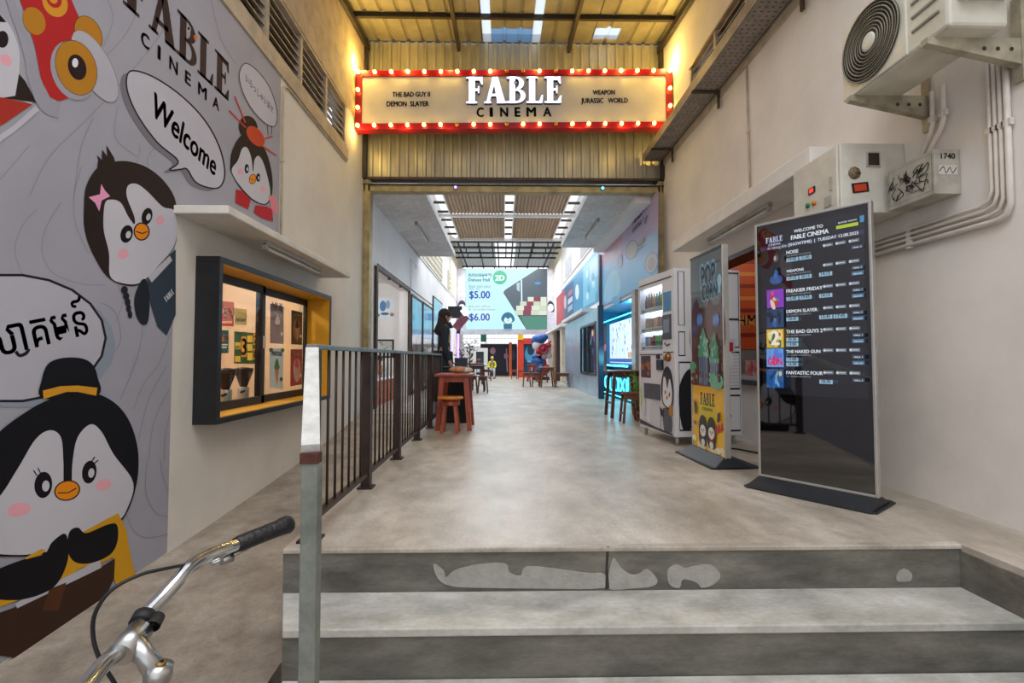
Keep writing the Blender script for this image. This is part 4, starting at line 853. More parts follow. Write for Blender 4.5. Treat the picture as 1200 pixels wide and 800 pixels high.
for cx_, cy_ in ((.3, .33), (.82, .345)):
    for k in range(6): t = pi * k / 6; A.line([(cx_ - .1 * cos(t), cy_ - .035 * sin(t)), (cx_ + .1 * cos(t), cy_ + .035 * sin(t))], .016, '6a8cc8')
rr = random.Random(5)
def tower(x, y0, y1, w):
    A.rect(x - w, y0, x + w, y1, '4a5266'); 
    for k in range(4): A.rect(x - w + k * w / 2, y0, x - w + k * w / 2 + w * .2, y1, '7f8ba0')
    A.poly([(x - w * 1.25, y0 + .015), (x - w * .6, y0 - .09), (x, y0 - .14), (x + w * .7, y0 - .08), (x + w * 1.25, y0 + .015)], '5e9a78')
    for k in range(14): A.ell(x + rr.uniform(-w, w), y0 - rr.uniform(-.01, .09), w * .2, .011, rr.choice(['8fc4a0', '4d8466', 'a5d4b4']), 0, 7)
tower(.42, .51, .67, .15); tower(.78, .54, .67, .12); A.ell(.1, .58, .12, .03, '5e9a78'); A.ell(.85, .645, .2, .04, '6aa883')
for k in range(30): A.ell(rr.uniform(.02, .98), rr.uniform(.59, .665), .03, .012, rr.choice(['5a2020', '7d2a26', '6aa883', '3a2a30', '9a4038']), 0, 7)
A.build('picture_screen', tt, attr_mat('totem_screen', .06, em=.28, spec=.7))
A = Art(tfn, TN, .0003, .0006); A.rect(0, vsp, 1, 1, 'f0b81e'); A.ell(.5, .8, .3, .07, 'd6c020')
art_wordmark(A, (.27, .772), (.73, .772), '1f1c1a', 1.55); A.text('CINEMA', (.33, .8), (.67, .8), '1f1c1a', .8, .01)
for k in range(16): A.ell(rr.uniform(0, 1), rr.uniform(.95, 1.0), .07, .018, rr.choice(['f4e2a8', 'f6edcc']), 0, 8)
for cx_ in (.36, .64):
    A.blob([(cx_ - .14, .9), (cx_ - .1, .845), (cx_, .825), (cx_ + .1, .845), (cx_ + .14, .9), (cx_ + .1, .975), (cx_ - .1, .975)], DK, 4)
    A.ell(cx_, .905, .095, .03, 'e8e4e0'); A.ell(cx_, .965, .06, .02, 'e8e4e0'); A.ell(cx_ - .035, .9, .014, .006, DK); A.ell(cx_ + .035, .9, .014, .006, DK); A.ell(cx_, .91, .02, .006, 'e08a2a'); A.rect(cx_ - .06, .935, cx_ + .06, .948, 'b5302a' if cx_ > .5 else '2c4a44')
for k in range(3): A.poly([(.76 + .08 * k, .9 - .01 * k), (.83 + .08 * k, .895 - .01 * k), (.83 + .08 * k, .862 - .01 * k), (.79 + .08 * k, .855 - .01 * k)], 'c0322a')
A.poly([(.08, .75), (.17, .77), (.18, .83), (.1, .82)], '3a3030'); A.poly([(.84, .8), (.93, .79), (.9, .84), (.82, .84)], '3a3030'); A.poly([(.07, .86), (.16, .87), (.16, .885), (.08, .88)], '4a6a8a')
A.build('yellow_panel', tt, attr_mat('totem_print', .12, spec=.6))

# ---- vending machine
VO = Vector((1.73, 4.80, 0)); vrz = radians(8.5); vl, vd = .84, .74
vm = thing('vending_machine', 'white comic-printed vending machine with lit shelves of drinks and snacks', 'vending machine', VO, vrz)
vw = mat('vending_white', 'dcdadd', .4, 0, .03, 3); vz0, vz1 = .09, 1.80
def vf(u, v, x=0.0): return Vector((x, vl - vl * u, vz1 - (vz1 - vz0) * v))   # u: far -> near, v: top -> bottom
def vb(u0, u1, v0, v1, x0, x1, mt): a_ = vf(u0, v0); b_ = vf(u1, v1); m = M(); m.box(x0, x1, b_.y, a_.y, b_.z, a_.z, mt); return m
wu0, wu1, wv0, wv1 = .05, .70, .07, .485
lpart('cabinet', vb(0, 1, 0, 1, .16, vd, vw), vm, .01)
for n_, q in (('door_frame', (0, 1, 0, wv0)), ('door_frame', (0, wu0, wv0, wv1)), ('door_frame', (wu1, 1, wv0, wv1)), ('door_frame', (0, 1, wv1, 1))): lpart(n_, vb(q[0], q[1], q[2], q[3], 0, .16, vw), vm)
lpart('display_back', vb(wu0, wu1, wv0, wv1, .15, .16, emit('display_glow', 'dfe6f4', .75)), vm)
lpart('display_window', vb(wu0, wu1, wv0, wv1, .004, .006, pane), vm)
shelf_v = (.205, .335, .455)
for v in shelf_v:
    s_ = lpart('shelf', vb(wu0, wu1, v, v + .012, .02, .15, vw), vm); A = Art(lambda u, w_: mchain(vm) @ vf(u, w_, .019), mchain(vm).to_3x3() @ Vector((-1, 0, 0)), .0003, .0005)
    A.rect(wu0, v + .002, wu1, v + .03, 'e6e6ea')
    for k in range(13): u = wu0 + .02 + k * .049; A.rect(u, v + .006, u + .028, v + .02, '2a2a30')
    A.build('price_strip', s_, attr_mat('price_print', .5, em=.25) if 'price_print' not in MATS else MATS['price_print'])
for k, v in enumerate((wv0 + .004, .225, .355)): lpart('light_strip', vb(wu0 + .01, wu1 - .01, v, v + .008, .06, .09, emit('strip_glow', 'e8f0ff', 5)), vm)
vM = mchain(vm); VN = vM.to_3x3() @ Vector((-1, 0, 0))
m = vb(.72, .93, .27, .42, -.012, .0, mat('pay_panel', '3c4048', .4)); lpart('payment_panel', m, vm, .003)
lpart('keypad', vb(.75, .9, .30, .38, -.014, -.012, mat('keypad_grey', '7a858c', .4)), vm)
lpart('blue_label', vb(.73, .93, .13, .25, -.003, 0, mat('label_blue', '2f7fb0', .4)), vm)
m = M(); c_ = vf(.86, .53, -.02); m.lathe(c_, [(.0, -.03), (.035, -.028), (.045, 0), (.045, .02)], mat('brass_knob', '9a6a3a', .3, .7), 18, (1, 0, 0)); lpart('coin_knob', m, vm)
lpart('card_reader', vb(.56, .72, .545, .61, -.02, 0, dkplastic), vm, .003); lpart('card_reader', vb(.56, .62, .515, .54, -.02, 0, dkplastic), vm)
lpart('collection_bin', vb(.17, .63, .70, .80, -.012, 0, mat('bin_flap', '55565c', .3, .3)), vm, .004)
A = Art(lambda u, v: vM @ vf(u, v, -.0005), VN, .0003, .0008)
A.rect(.06, .52, .36, .665, '4a3030'); 
for k in range(10): A.ell(rr.uniform(.1, .32), rr.uniform(.54, .65), .04, .015, rr.choice(['8a4a30', '5a2a28', 'a8602c', '32282e']), 0, 8)
A.line([(.03, .045), (.95, .045)], .008, DK); A.line([(.72, .5), (.98, .5)], .006, DK); A.line([(.03, .512), (.7, .512)], .006, DK); A.line([(.75, .44), (.82, .46), (.9, .45)], .01, DK)
# plain cartoon bird on the lower door
A.blob([(.72, .62), (.82, .585), (.92, .62), (.97, .72), (.96, .80), (.88, .845), (.78, .84), (.68, .8), (.66, .7)], '2a2730'); A.blob([(.72, .66), (.78, .66), (.82, .72), (.88, .66), (.94, .74), (.9, .82), (.8, .83), (.7, .79)], 'e6e4e8')
A.ell(.77, .745, .015, .014, DK); A.ell(.87, .755, .015, .014, DK); A.ell(.81, .775, .025, .012, 'e08a2a')
A.blob([(.7, .85), (.84, .85), (.93, .9), (.92, .97), (.82, .985), (.72, .97)], '5c5a66'); A.poly([(.62, .84), (.74, .86), (.72, .9), (.64, .89)], '2a2730'); A.rect(.86, .82, .95, .88, 'b8782a')
A.blob([(.04, .70), (.12, .67), (.18, .74), (.2, .9), (.1, .93), (.04, .88)], 'd0ced4'); A.blob([(.05, .74), (.1, .74), (.12, .82), (.07, .86)], 'a8c47a'); A.blob([(.36, .83), (.6, .83), (.62, .97), (.36, .95)], 'cdcbd2'); A.poly([(.03, .95), (.4, .97), (.95, .985), (.95, .995), (.03, .98)], '3a363e')
A.build('door_print', vm, PRINT)
SN = vM.to_3x3() @ Vector((0, -1, 0)); A = Art(lambda u, v: vM @ Vector((vd * u, -.0005, vz1 - (vz1 - vz0) * v)), SN, .0003, .0008)   # side towards the street
for q in ((.06, .02, .15, .34), (.06, .38, .15, .52), (.58, .02, .97, .47), (.58, .5, .97, .72), (.58, .76, .97, .97), (.06, .56, .5, .96)): A.line([(q[0], q[1]), (q[2], q[1]), (q[2], q[3]), (q[0], q[3])], .012, DK, True)
for k in range(10): A.line([(.585, .52 + .02 * k), (.965, .52 + .02 * k)], .002, '8a8a92')
A.blob([(.56, .2), (.72, .24), (.8, .3), (.76, .4), (.62, .44), (.52, .36)], DK); A.ell(.68, .545, .2, .075, 'e4e2e6'); A.line([(.6 + .2 * cos(t) * .9, .55 + .085 * sin(t)) for t in [k * .5 for k in range(13)]], .012, DK); A.text('FE', (.6, .57), (.72, .57), DK, 1.2, .05)
A.line([(.75, .02), (.72, .12), (.62, .17)], .01, DK, smooth=4); A.line([(.6, .3), (.97, .3)], .01, DK); A.rect(.6, .42, .72, .5, '4f5a72'); A.ell(.66, .46, .03, .02, 'd8a030'); A.rect(.76, .42, .9, .5, 'c8c4cc'); A.rect(.79, .44, .87, .495, 'b8262e')
A.blob([(.05, .72), (.2, .6), (.34, .66), (.4, .8), (.3, .92), (.1, .95)], DK); A.ell(.28, .93, .06, .012, 'c04a8a'); A.ell(.78, .88, .05, .012, 'c04a8a')
A.build('side_print', vm, PRINT)
for (lx, ly) in ((.05, .06), (.05, vl - .06), (vd - .06, .06), (vd - .06, vl - .06)): m = M(); m.cyl((lx, ly, 0), (lx, ly, vz0), .018, silver, 10); lpart('leg', m, vm)
# goods on its shelves
rr = random.Random(21)
def bottle(u, v, h, col, cap, label, grp, k):
    p = vM @ vf(u, v, .06); t = thing(k, label, 'drink' if k != 'snack_pack' else 'snack', p, vrz, grp); mt = mat('pack_' + col, col, .3, 0, .25, 30); r = .021
    m = M()
    if k == 'snack_pack': m.hexa([(-.01, -.028, .002), (.01, -.028, .002), (.01, .028, .002), (-.01, .028, .002)], [(-.004, -.03, h), (.004, -.03, h), (.004, .03, h), (-.004, .03, h)], mt)
    elif k == 'drink_bottle': m.lathe((0, 0, 0.001), [(0, 0), (r, 0), (r, h * .68), (r * .45, h * .86), (r * .45, h)], mt, 12)
    else: m.lathe((0, 0, 0.001), [(0, 0), (r * .9, 0), (r, .006), (r, h - .008), (r * .85, h), (0, h)], mt, 12)
    lpart('pack' if k == 'snack_pack' else 'body', m, t)
    if k == 'drink_bottle': m = M(); m.lathe((0, 0, h * .97), [(0, 0), (r * .5, 0), (r * .5, h * .08), (0, h * .08)], mat('cap_' + cap, cap, .4), 10); lpart('cap', m, t)
rowdef = [(.205, 'drink_bottle', ['3f6f98', 'b87040', '8a7a60', 'c8a860', '7a8fa0', '5a8a4a', 'a8b860', '6aa04a'], .165, ['blue', 'orange', 'brown', 'tan', 'grey', 'green', 'lime', 'bright green']),
          (.335, 'snack_pack', ['a86a40', '6a8a50', 'b8505a', 'd0b060', 'a0483a', '7a4a50', '9a6a60'], .12, ['rust', 'olive', 'pink', 'sand', 'red', 'plum', 'dusty']),
          (.455, 'drink_can', ['2f6fa8', '8a8f98', 'a83a3a', '6a2a3a', '3a9a4a', '4aa860', '9a3a5a', '3a4a6a'], .115, ['blue', 'silver', 'red', 'maroon', 'green', 'mint', 'magenta', 'navy'])]
for (v, kind, cols, h, nm), rn in zip(rowdef, ('top', 'middle', 'bottom')):
    for k, (c_, n_) in enumerate(zip(cols, nm)):
        bottle(wu0 + .06 + k * (.54 / (len(cols) - 1)), v, h * rr.uniform(.92, 1.05), c_, 'd8d8dc', f"{n_} {kind.replace('_', ' ')} on the {rn} shelf of the vending machine", f'goods on the {rn} vending shelf', kind)

# ---- kiosk hatch in the right wall behind the machines
hw = thing('wall_hatch', 'dark-framed open hatch in the right wall behind the screens', 'window', (XR, 5.3, .6))
m = M()
for q in ((4.55, 6.05, 2.0, 2.05), (4.55, 6.05, .6, .65), (4.55, 4.6, .65, 2.0), (6.0, 6.05, .65, 2.0)): m.box(XR - .05, XR + .2, q[0], q[1], q[2], q[3], black_m)
part('frame', m, hw, bev=.003)
m = M(); m.box(XR + .2, XR + 1.8, 6.2, 6.26, -.02, 2.6, mat('booth_wall', '8a8684', .7)); m.box(XR + .2, XR + 1.8, 4.2, 4.26, -.02, 2.6, MATS['booth_wall']); m.box(XR + 1.2, XR + 1.26, 4.2, 6.26, -.02, 2.6, MATS['booth_wall']); m.box(XR + .2, XR + 1.3, 4.2, 6.26, 2.6, 2.66, MATS['booth_wall']); m.box(XR + .2, XR + 1.3, 4.2, 6.26, -.08, -.02, MATS['booth_wall']); struct('wall_booth', m)
point('booth_lamp', (XR + .7, 5.2, 2.3), 9, (1, .84, .7), .1)
A = Art(lambda y, z: Vector((XR + .21 + (6.19 - y) * .76, 6.19, z)), (0, -1, 0), .0006, 0); A.slab([(6.19, 1.0), (4.9, 1.0), (4.9, 2.3), (6.19, 2.3)], 'c45422', .004); A.z = .001
for k in range(7): A.line([(6.1, 2.15 - k * .16), (5.0, 2.15 - k * .16)], .05, 'd88a3c' if k % 2 else '8a2a1c')
A.text('KHMER', (6.05, 1.3), (5.3, 1.3), 'e8b070', 1.3, .04)
A.build('menu_poster', None, PRINT, 'orange and red menu poster inside the hatch on the right wall', 'poster')
m = M(); m.box(XR + .03, XR + .5, 4.62, 5.98, .651, .69, silver); part('sill_board', m, hw)
for k in range(4):
    m = M(); y = 4.72 + .17 * k; m.box(XR + .1, XR + .24, y, y + .13, .691, .86, mat('red_carton', 'a02a2a', .5, hex2='c8a090', scale=14)); tag(m.build('snack_carton', None, bev=.004), ['nearest', 'second', 'third', 'farthest'][k] + ' of four red cartons on the hatch shelf', 'carton', 'red cartons on the hatch shelf')
# power lead behind the screens
m = M(); m.tube([Vector(p) for p in ((2.1, 4.68, .012), (2.25, 4.6, .01), (2.38, 4.35, .01), (2.45, 4.0, .01), (2.56, 3.8, .02))], .008, rubber, 8); tag(m.build('power_cord'), 'black power cord on the floor behind the popcorn screen', 'cord')

# ---- bicycle in the foreground
C0 = hY(153, 752, .80); hd = Vector((-1, -.05, 0)).normalized(); hb = Vector((-.05, 1, .28)).normalized(); S0 = C0 - hd * .052 + Vector((0, -.012, -.046))
bk = thing('bicycle', 'silver-handlebarred bicycle with black leather grip parked beside the mural', 'bicycle', (S0.x, S0.y, -.6))
bar_ = [C0, hY(168, 724, .84), hY(190, 700, .88), hY(207, 681, .91), hY(221, 665, .94), hY(240, 653, .98), hY(262, 644, 1.02), hY(280, 637, 1.06)]
bar_ = [C0] + [Vector(p) for p in bar_[1:]]; grip_end = hY(340, 613, 1.17)
mir = lambda p: p - hb * (2 * (p - C0).dot(hb))
full = [mir(p) for p in bar_[:0:-1]] + bar_
m = M(); m.tube(smooth3(full, 3), .0128, chrome, 16); part('handlebar', m, bk)
for s_, gname in ((lambda p: p, 0), (mir, 1)):
    g0, g1 = s_(bar_[-1]), s_(grip_end); d = (g1 - g0)
    m = M(); m.tube([g0 - d * .06, g0 + d * .02, g0 + d * .4, g0 + d * .75, g0 + d * .93, g0 + d * 1.0], [.0155, .0175, .018, .019, .0215, .014], leather, 16); gr = part('grip', m, bk)
    m = M(); m.tube([g1 + d * .005, g1 - d * .06, g1 - d * .14], [.018, .0215, .019], rubber, 16); part('grip_ring', m, gr)
    dn = Vector((0, 0, -1)); f_ = -hd * -1
    m = M(); l0 = g0 - d * .12 + dn * .022 + f_ * .012; m.tube([l0 - d * .25, l0, l0 + d * .4, l0 + d * .8 + f_ * .01, l0 + d * 1.0 + f_ * .012], [.006, .008, .006, .006, .007], chrome, 8); part('brake_lever', m, bk)
    m = M(); m.tube([g0 - d * .3 + dn * .02, g0 - d * .12 + dn * .022], .010, alloy, 10); part('lever_mount', m, bk)
m = M(); m.tube([S0 + Vector((0, 0, .0)), S0 + (C0 - S0) * .5 + Vector((0, 0, .004)), C0], [.017, .014, .02], alloy, 16); m.cyl(C0 - hb * .024, C0 + hb * .024, .02, alloy, 20); m.lathe(S0, [(.0, .018), (.019, .014), (.02, 0), (.0155, -.04), (.0125, -.12)], alloy, 18, Vector((.2 * hd.x * -1, .2 * hd.y * -1, .98))); part('stem', m, bk)
m = M(); m.lathe(S0, [(.004, .012), (.0085, .012), (.0085, .020), (.004, .021)], mat('brass_bolt', '8a6a40', .4, .8), 8, Vector((-.2 * hd.x, -.2 * hd.y, .98))); part('stem_bolt', m, bk)
m = M(); q = bar_[0] + (bar_[1] - bar_[0]) * .95; u_ = (bar_[1] - bar_[0]).normalized(); m.tube([q - u_ * .009, q + u_ * .009], .0175, rubber, 16); m.lathe(q + Vector((.02, 0, -.004)), [(.012, -.01), (.012, .01), (.005, .01), (.005, -.01)], rubber, 14, u_); part('cable_clamp', m, bk)
cb = [hY(x, y, Y_) for x, y, Y_ in ((250, 652, .99), (225, 660, .95), (199, 665, .90), (165, 673, .86), (131, 691, .83), (112, 717, .82), (109, 744, .82), (117, 772, .82), (137, 805, .83), (160, 850, .85))]
m = M(); m.tube(smooth3(cb), .0032, rubber, 8); part('brake_cable', m, bk)
fork_top = S0 + hd * .03 + Vector((0, 0, -.18)); axf = S0 + hd * .20; axf.z = -.6 + .33; bbk = S0 - hd * .42; bbk.z = -.33; st_ = S0 - hd * .62; st_.z = .15; axr = S0 - hd * .86; axr.z = -.27
frm = mat('bicycle_frame', '5d2a2c', .3, .2, .1, 8); hdlow = S0 + hd * .045; hdlow.z = S0.z - .24; hdtop = S0 + hd * .012; hdtop.z = S0.z - .11
m = M(); m.tube([hdtop, hdlow], .019, frm, 14); part('head_tube', m, bk)
m = M(); m.tube([hdlow, bbk], .016, frm, 12); m.tube([bbk, st_ - Vector((0, 0, .08))], .015, frm, 12); m.tube([hdtop + Vector((0, 0, -.03)), bbk + (st_ - bbk) * .6], .014, frm, 12)
for s_ in (-1, 1): o_ = hb * .05 * s_; m.tube([bbk + o_ * .4, axr + o_], .009, frm, 8); m.tube([bbk + (st_ - bbk) * .75 + o_ * .3, axr + o_], .008, frm, 8)
part('frame', m, bk)
m = M(); 
for s_ in (-1, 1): o_ = hb * .05 * s_; m.tube([hdlow + o_ * .4, hdlow + o_ + Vector((0, 0, -.06)), axf + o_], .010, frm, 10)
m.tube([hdlow + Vector((0, 0, -.012)) - hb * .05, hdlow + Vector((0, 0, -.012)) + hb * .05], .014, frm, 10); part('fork', m, bk)
for ax in (axf, axr):
    e1 = hd; e2 = Vector((0, 0, 1)); rg = lambda r, n=36: [ax + (e1 * cos(2 * pi * k / n) + e2 * sin(2 * pi * k / n)) * r for k in range(n)]
    m = M(); m.tube(rg(.312), .018, rubber, 8, True); wh = part('tyre', m, bk); m = M(); m.tube(rg(.290), .009, chrome, 6, True); part('rim', m, wh)
    m = M(); m.cyl(ax - hb * .045, ax + hb * .045, .016, alloy, 12); part('hub', m, wh); m = M()
    for k in range(28): t = 2 * pi * k / 28; m.tube([ax + hb * (.03 if k % 2 else -.03), ax + (e1 * cos(t) + e2 * sin(t)) * .286], .0012, chrome, 3, caps=False)
    part('spokes', m, wh, kind='stuff')
m = M(); m.tube([st_ - Vector((0, 0, .1)), st_], .012, chrome, 10); part('seat_post', m, bk)
m = M(); a_ = -hd; P = [st_ - a_ * .13, st_ - a_ * .08, st_, st_ + a_ * .07, st_ + a_ * .13]; m.tube([p + Vector((0, 0, .02)) for p in P], [.018, .028, .05, .075, .06], leather, 14); part('saddle', m, bk)
m = M(); m.lathe(bbk + hb * .05, [(0, -.004), (.09, -.004), (.09, .004), (0, .004)], steel_dark, 26, hb); m.tube([bbk + hb * .07, bbk + hb * .07 + Vector((0, 0, -.0)) + hd * .16], .008, alloy, 8); m.tube([bbk - hb * .07, bbk - hb * .07 - hd * .16], .008, alloy, 8); m.tube([bbk - hb * .07, bbk + hb * .07], .012, alloy, 8)
part('crankset', m, bk)
for s_ in (1, -1): p = bbk + hb * .07 * s_ + hd * .16 * s_; m = M(); m.bar(p, p + hb * .09 * s_, .06, .02, rubber); part('pedal', m, bk)
m = M(); q = bbk - hb * .06; m.tube([q, q + (axr - q) * .5, axr - hb * .06], .008, steel_dark, 6); m.tube([bbk - hb * .06, Vector((axr.x, axr.y, -.27)) - hb * .12 + hd * .25 + Vector((0, 0, -.33 + .005))], .007, steel_dark, 8); part('kickstand', m, bk)
# ================================================================= THE HALL
woodr = mat('red_stained_wood', 'a4482a', .4, 0, .2, 7, .1, 30, hex2='7c3018', stretch=(1, 1, .3)); woodh = mat('honey_wood', 'a8622c', .4, 0, .15, 7, stretch=(1, .3, 1)); wood_d = mat('dark_stained_wood', '5f3420', .4, 0, .2, 7)
skin_m = mat('skin', 'b98a6c', .6, 0, .04, 6); navy = mat('navy_cloth', '1d2636', .8, 0, .15, 10, .2, 60); scarf = mat('dark_brown_scarf', '2c2022', .8, 0, .15, 12); hairm = mat('black_hair', '17130f', .5, 0, .2, 30)
# ---- wooden furniture
def splay(m, x, y, z0, z1, dx, dy, w, mt): m.hexa([(x + dx - w, y + dy - w, z0), (x + dx + w, y + dy - w, z0), (x + dx + w, y + dy + w, z0), (x + dx - w, y + dy + w, z0)], [(x - w, y - w, z1), (x + w, y - w, z1), (x + w, y + w, z1), (x - w, y + w, z1)], mt)
def table(loc, W, D, H, label, mt=None, top=None, rz=0, name='wooden_table', cat='table', group=None, lw=.028, ov=.05, spl=.06):
    mt = mt or woodr; t = thing(name, label, cat, loc, rz, group)
    lpart('tabletop' if cat == 'table' else 'seat', lb(-W / 2, W / 2, -D / 2, D / 2, H - .028, H, top or mt), t, .004)
    ax, ay = W / 2 - ov - lw, D / 2 - ov * .6 - lw
    for sx in (-1, 1):
        for sy in (-1, 1): m = M(); splay(m, sx * ax, sy * ay, 0, H - .028, sx * spl, sy * spl * .5, lw * .8, mt); lpart('leg', m, t)
    for sy in (-1, 1): lpart('apron', lb(-ax, ax, sy * ay - .01, sy * ay + .01, H - .10, H - .028, mt), t)
    for sx in (-1, 1): xx = sx * (ax + spl * .6); lpart('stretcher', lb(xx - .012, xx + .012, -ay, ay, H * .28, H * .28 + .03, mt), t)
    return t
def stool(loc, R, H, label, mt=None, top=None, group=None, square=True):
    return table(loc, R, R * .9, H, label, mt, top, 0, 'wooden_stool', 'stool', group, .018, .02, .035)
table((-.61, 6.15, 0), .46, .6, .69, 'red-brown wooden table beside the end of the railing', spl=.05, lw=.035)
s1 = thing('round_stool', 'round orange-topped wooden stool in front of the table by the railing', 'stool', (-.63, 5.72, 0))
m = M(); m.lathe((0, 0, .40), [(0, 0), (.15, 0), (.155, .015), (.15, .03), (0, .03)], mat('orange_seat', 'c47a2c', .35), 24); lpart('seat', m, s1); m = M(); m.lathe((0, 0, .33), [(.11, 0), (.115, .07), (0, .07)], woodr, 20); lpart('seat_ring', m, s1)
for k in range(4): t = pi / 4 + k * pi / 2; m = M(); splay(m, .08 * cos(t), .08 * sin(t), 0, .36, .05 * cos(t), .05 * sin(t), .018, woodr); lpart('leg', m, s1)
bx_ = thing('black_crate', 'black box standing behind the red table by the railing', 'box', (-.66, 6.75, 0)); lpart('body', lb(-.17, .17, -.17, .12, 0, .74, mat('black_box', '101012', .7)), bx_, .02); lpart('lid', lb(-.18, .18, -.18, .13, .74, .77, MATS['black_box']), bx_, .01)
bg_ = thing('cloth_bag', 'crumpled orange and cream bag lying on the table by the railing', 'bag', (-.58, 6.12, .69))
for nm_, c_, mt_ in (('bag_body', (0, 0, .045), mat('orange_cloth', 'c98a5a', .7, 0, .3, 14)), ('cream_flap', (.1, .02, .04), mat('cream_cloth', 'd8d0c0', .7, 0, .3, 16))):
    m = M(); m.ball(c_, .11 if nm_ == 'bag_body' else .1, mt_, 16, (1.1, .8, .4) if nm_ == 'bag_body' else (.9, .75, .4)); lpart(nm_, m, bg_)
def fl_(px, py): return hZ(px, py, 0)
p = fl_(553, 459); table((p.x + .15, 13.0, 0), .42, .6, .70, 'dark red wooden table standing beyond the black box on the left', wood_d, spl=.04)
stool((-.53, 12.3, 0), .26, .43, 'dark red stool beside the far left table, nearest the middle aisle', wood_d)
stool((-.78, 12.15, 0), .24, .45, 'dark red stool half hidden behind the table with the bag', wood_d)
stool((-.72, 19.0, 0), .45, .45, 'low dark bench near the seated person in yellow', wood_d)
table((-.95, 16.5, 0), .5, .6, .72, 'dark table standing left behind the far left stools', wood_d)
table((1.36, 14.9, 0), .46, .7, .62, 'honey-topped wooden table in the middle of the right-hand seating', mat('mid_wood', '7d4426', .4, 0, .2, 7), woodh, spl=.06)
stool((.73, 14.95, 0), .24, .44, 'left of two stools on the aisle side of the honey-topped table', MATS['mid_wood']); stool((1.0, 14.85, 0), .22, .44, 'right of two stools on the aisle side of the honey-topped table', MATS['mid_wood'])
stool((1.84, 14.95, 0), .42, .43, 'stool on the wall side of the honey-topped table', MATS['mid_wood'])
table((1.10, 18.4, 0), .38, .6, .66, 'small red-brown table standing before the colourful festive figure', woodr); stool((.46, 20.6, 0), .24, .40, 'left of two far red stools in front of the red poster frame', woodr); stool((.74, 20.5, 0), .24, .40, 'right of two far red stools in front of the red poster frame', woodr)
stool((1.45, 17.6, 0), .34, .36, 'low dark red stool just behind the honey-topped table', wood_d)
table((1.83, 7.3, 0), .5, .5, .70, 'dark brown table with slanted legs beside the vending machine', wood_d, spl=.05); stool((1.76, 6.60, 0), .26, .42, 'brown wooden stool in front of the plant beside the vending machine', mat('mid_wood2', '7a4a2a', .45, 0, .2, 7))
# ---- potted plant
rr = random.Random(9); leafm = mat('leaf_green', '7fae38', .5, 0, .25, 9); pp = thing('potted_plant', 'leafy yellow-green potted plant on the floor beside the vending machine', 'plant', (1.93, 6.86, 0))
m = M(); m.lathe((0, 0, 0), [(0, 0), (.05, 0), (.08, .16), (.085, .19), (.075, .19), (.07, .18), (0, .18)], mat('terracotta', '7a4a34', .7), 18); lpart('pot', m, pp)
for k in range(110):
    th = rr.uniform(0, 2 * pi); h = rr.uniform(.3, .68); r = rr.uniform(.02, .15); c_ = Vector((r * cos(th), r * sin(th), h)); d = Vector((cos(th), sin(th), rr.uniform(-.3, .8))).normalized(); sd = d.cross(Vector((0, 0, 1))).normalized() * .02; L_ = rr.uniform(.06, .11)
    m = M(); e = c_ + d * L_; mid = c_ + d * L_ * .5 + Vector((0, 0, .012)); m.add([c_, mid + sd, e, mid - sd, mid + Vector((0, 0, -.004))], [(0, 1, 4), (1, 2, 4), (2, 3, 4), (3, 0, 4)], leafm, True)
    m.tube([Vector((0, 0, .19)), Vector((r * .5 * cos(th), r * .5 * sin(th), h * .7)), c_], .003, leafm, 4, caps=False); lpart('leaf', m, pp)

# ---- left side: gate frame, room, film-covered doors
gf = thing('steel_gate_frame', 'rusty steel frame around the doorway left behind the railing', 'frame', (XL, 9.9, 0)); m = M(); X_ = XL + .05
m.box(XL + .002, X_, 8.42, 8.52, 0, 2.52, steel_rust); part('post', m, gf); m = M(); m.box(XL + .002, X_, 11.38, 11.5, 0, 2.52, steel_rust); part('post', m, gf); m = M(); m.box(XL + .002, X_ - .002, 8.52, 11.38, 2.47, 2.52, steel_rust); m.box(X_, X_ + .012, 8.42, 14.9, 2.53, 2.56, steel_dark); part('slide_rail', m, gf)
for y in (9.2, 10.2): m = M(); m.box(X_, X_ + .06, y, y + .04, 2.40, 2.43, steel_dark); part('guide', m, gf)
rm = M(); w2 = wallhall; rm.box(-5.9, -5.8, 7.9, 13.5, 0, 3, w2); rm.box(-5.9, XL - .2, 13.5, 13.6, 0, 3, w2); rm.box(-5.9, XL - .2, 7.8, 7.9, 0, 3, w2); rm.box(-5.9, XL - .2, 7.9, 13.5, 3, 3.06, w2); struct('wall_side_room', rm)
point('side_room_lamp', (-3.9, 10.5, 2.7), 60, (.95, .97, 1), .2)
lbw = thing('low_brick_wall', 'low orange brick wall across the left doorway behind the railing', 'wall', (-2.42, 9.6, 0)); bo = mat('orange_brick', 'c2673e', .6, 0, .15, 8)
m = M(); m.box(-2.455, -2.385, 8.56, 10.62, 0, .455, rawbeam); part('core', m, lbw); b0 = None
for r_ in range(5):
    for k in range(7):
        y = 8.57 + .29 * k + (.1 if r_ % 2 else 0); z = .008 + .09 * r_
        if b0 is None: m = M(); m.box(-2.388, -2.365, y, y + .28, z, z + .08, bo); b0 = part('brick', m, lbw); by, bz = y, z
        elif y + .28 < 10.65: o = b0.copy(); C.objects.link(o); o.location = (0, y - by, z - bz)
m = M(); m.box(-2.48, -2.35, 8.54, 10.64, .458, .49, white_m); part('coping', m, lbw)
A = Art(lambda x, z: Vector((x, 13.49, z)), (0, -1, 0), .001, 0); A.slab([(-5.4, 1.98), (-3.06, 1.98), (-3.06, 2.6), (-5.4, 2.6)], 'e4ecf2', .004); A.z = .001
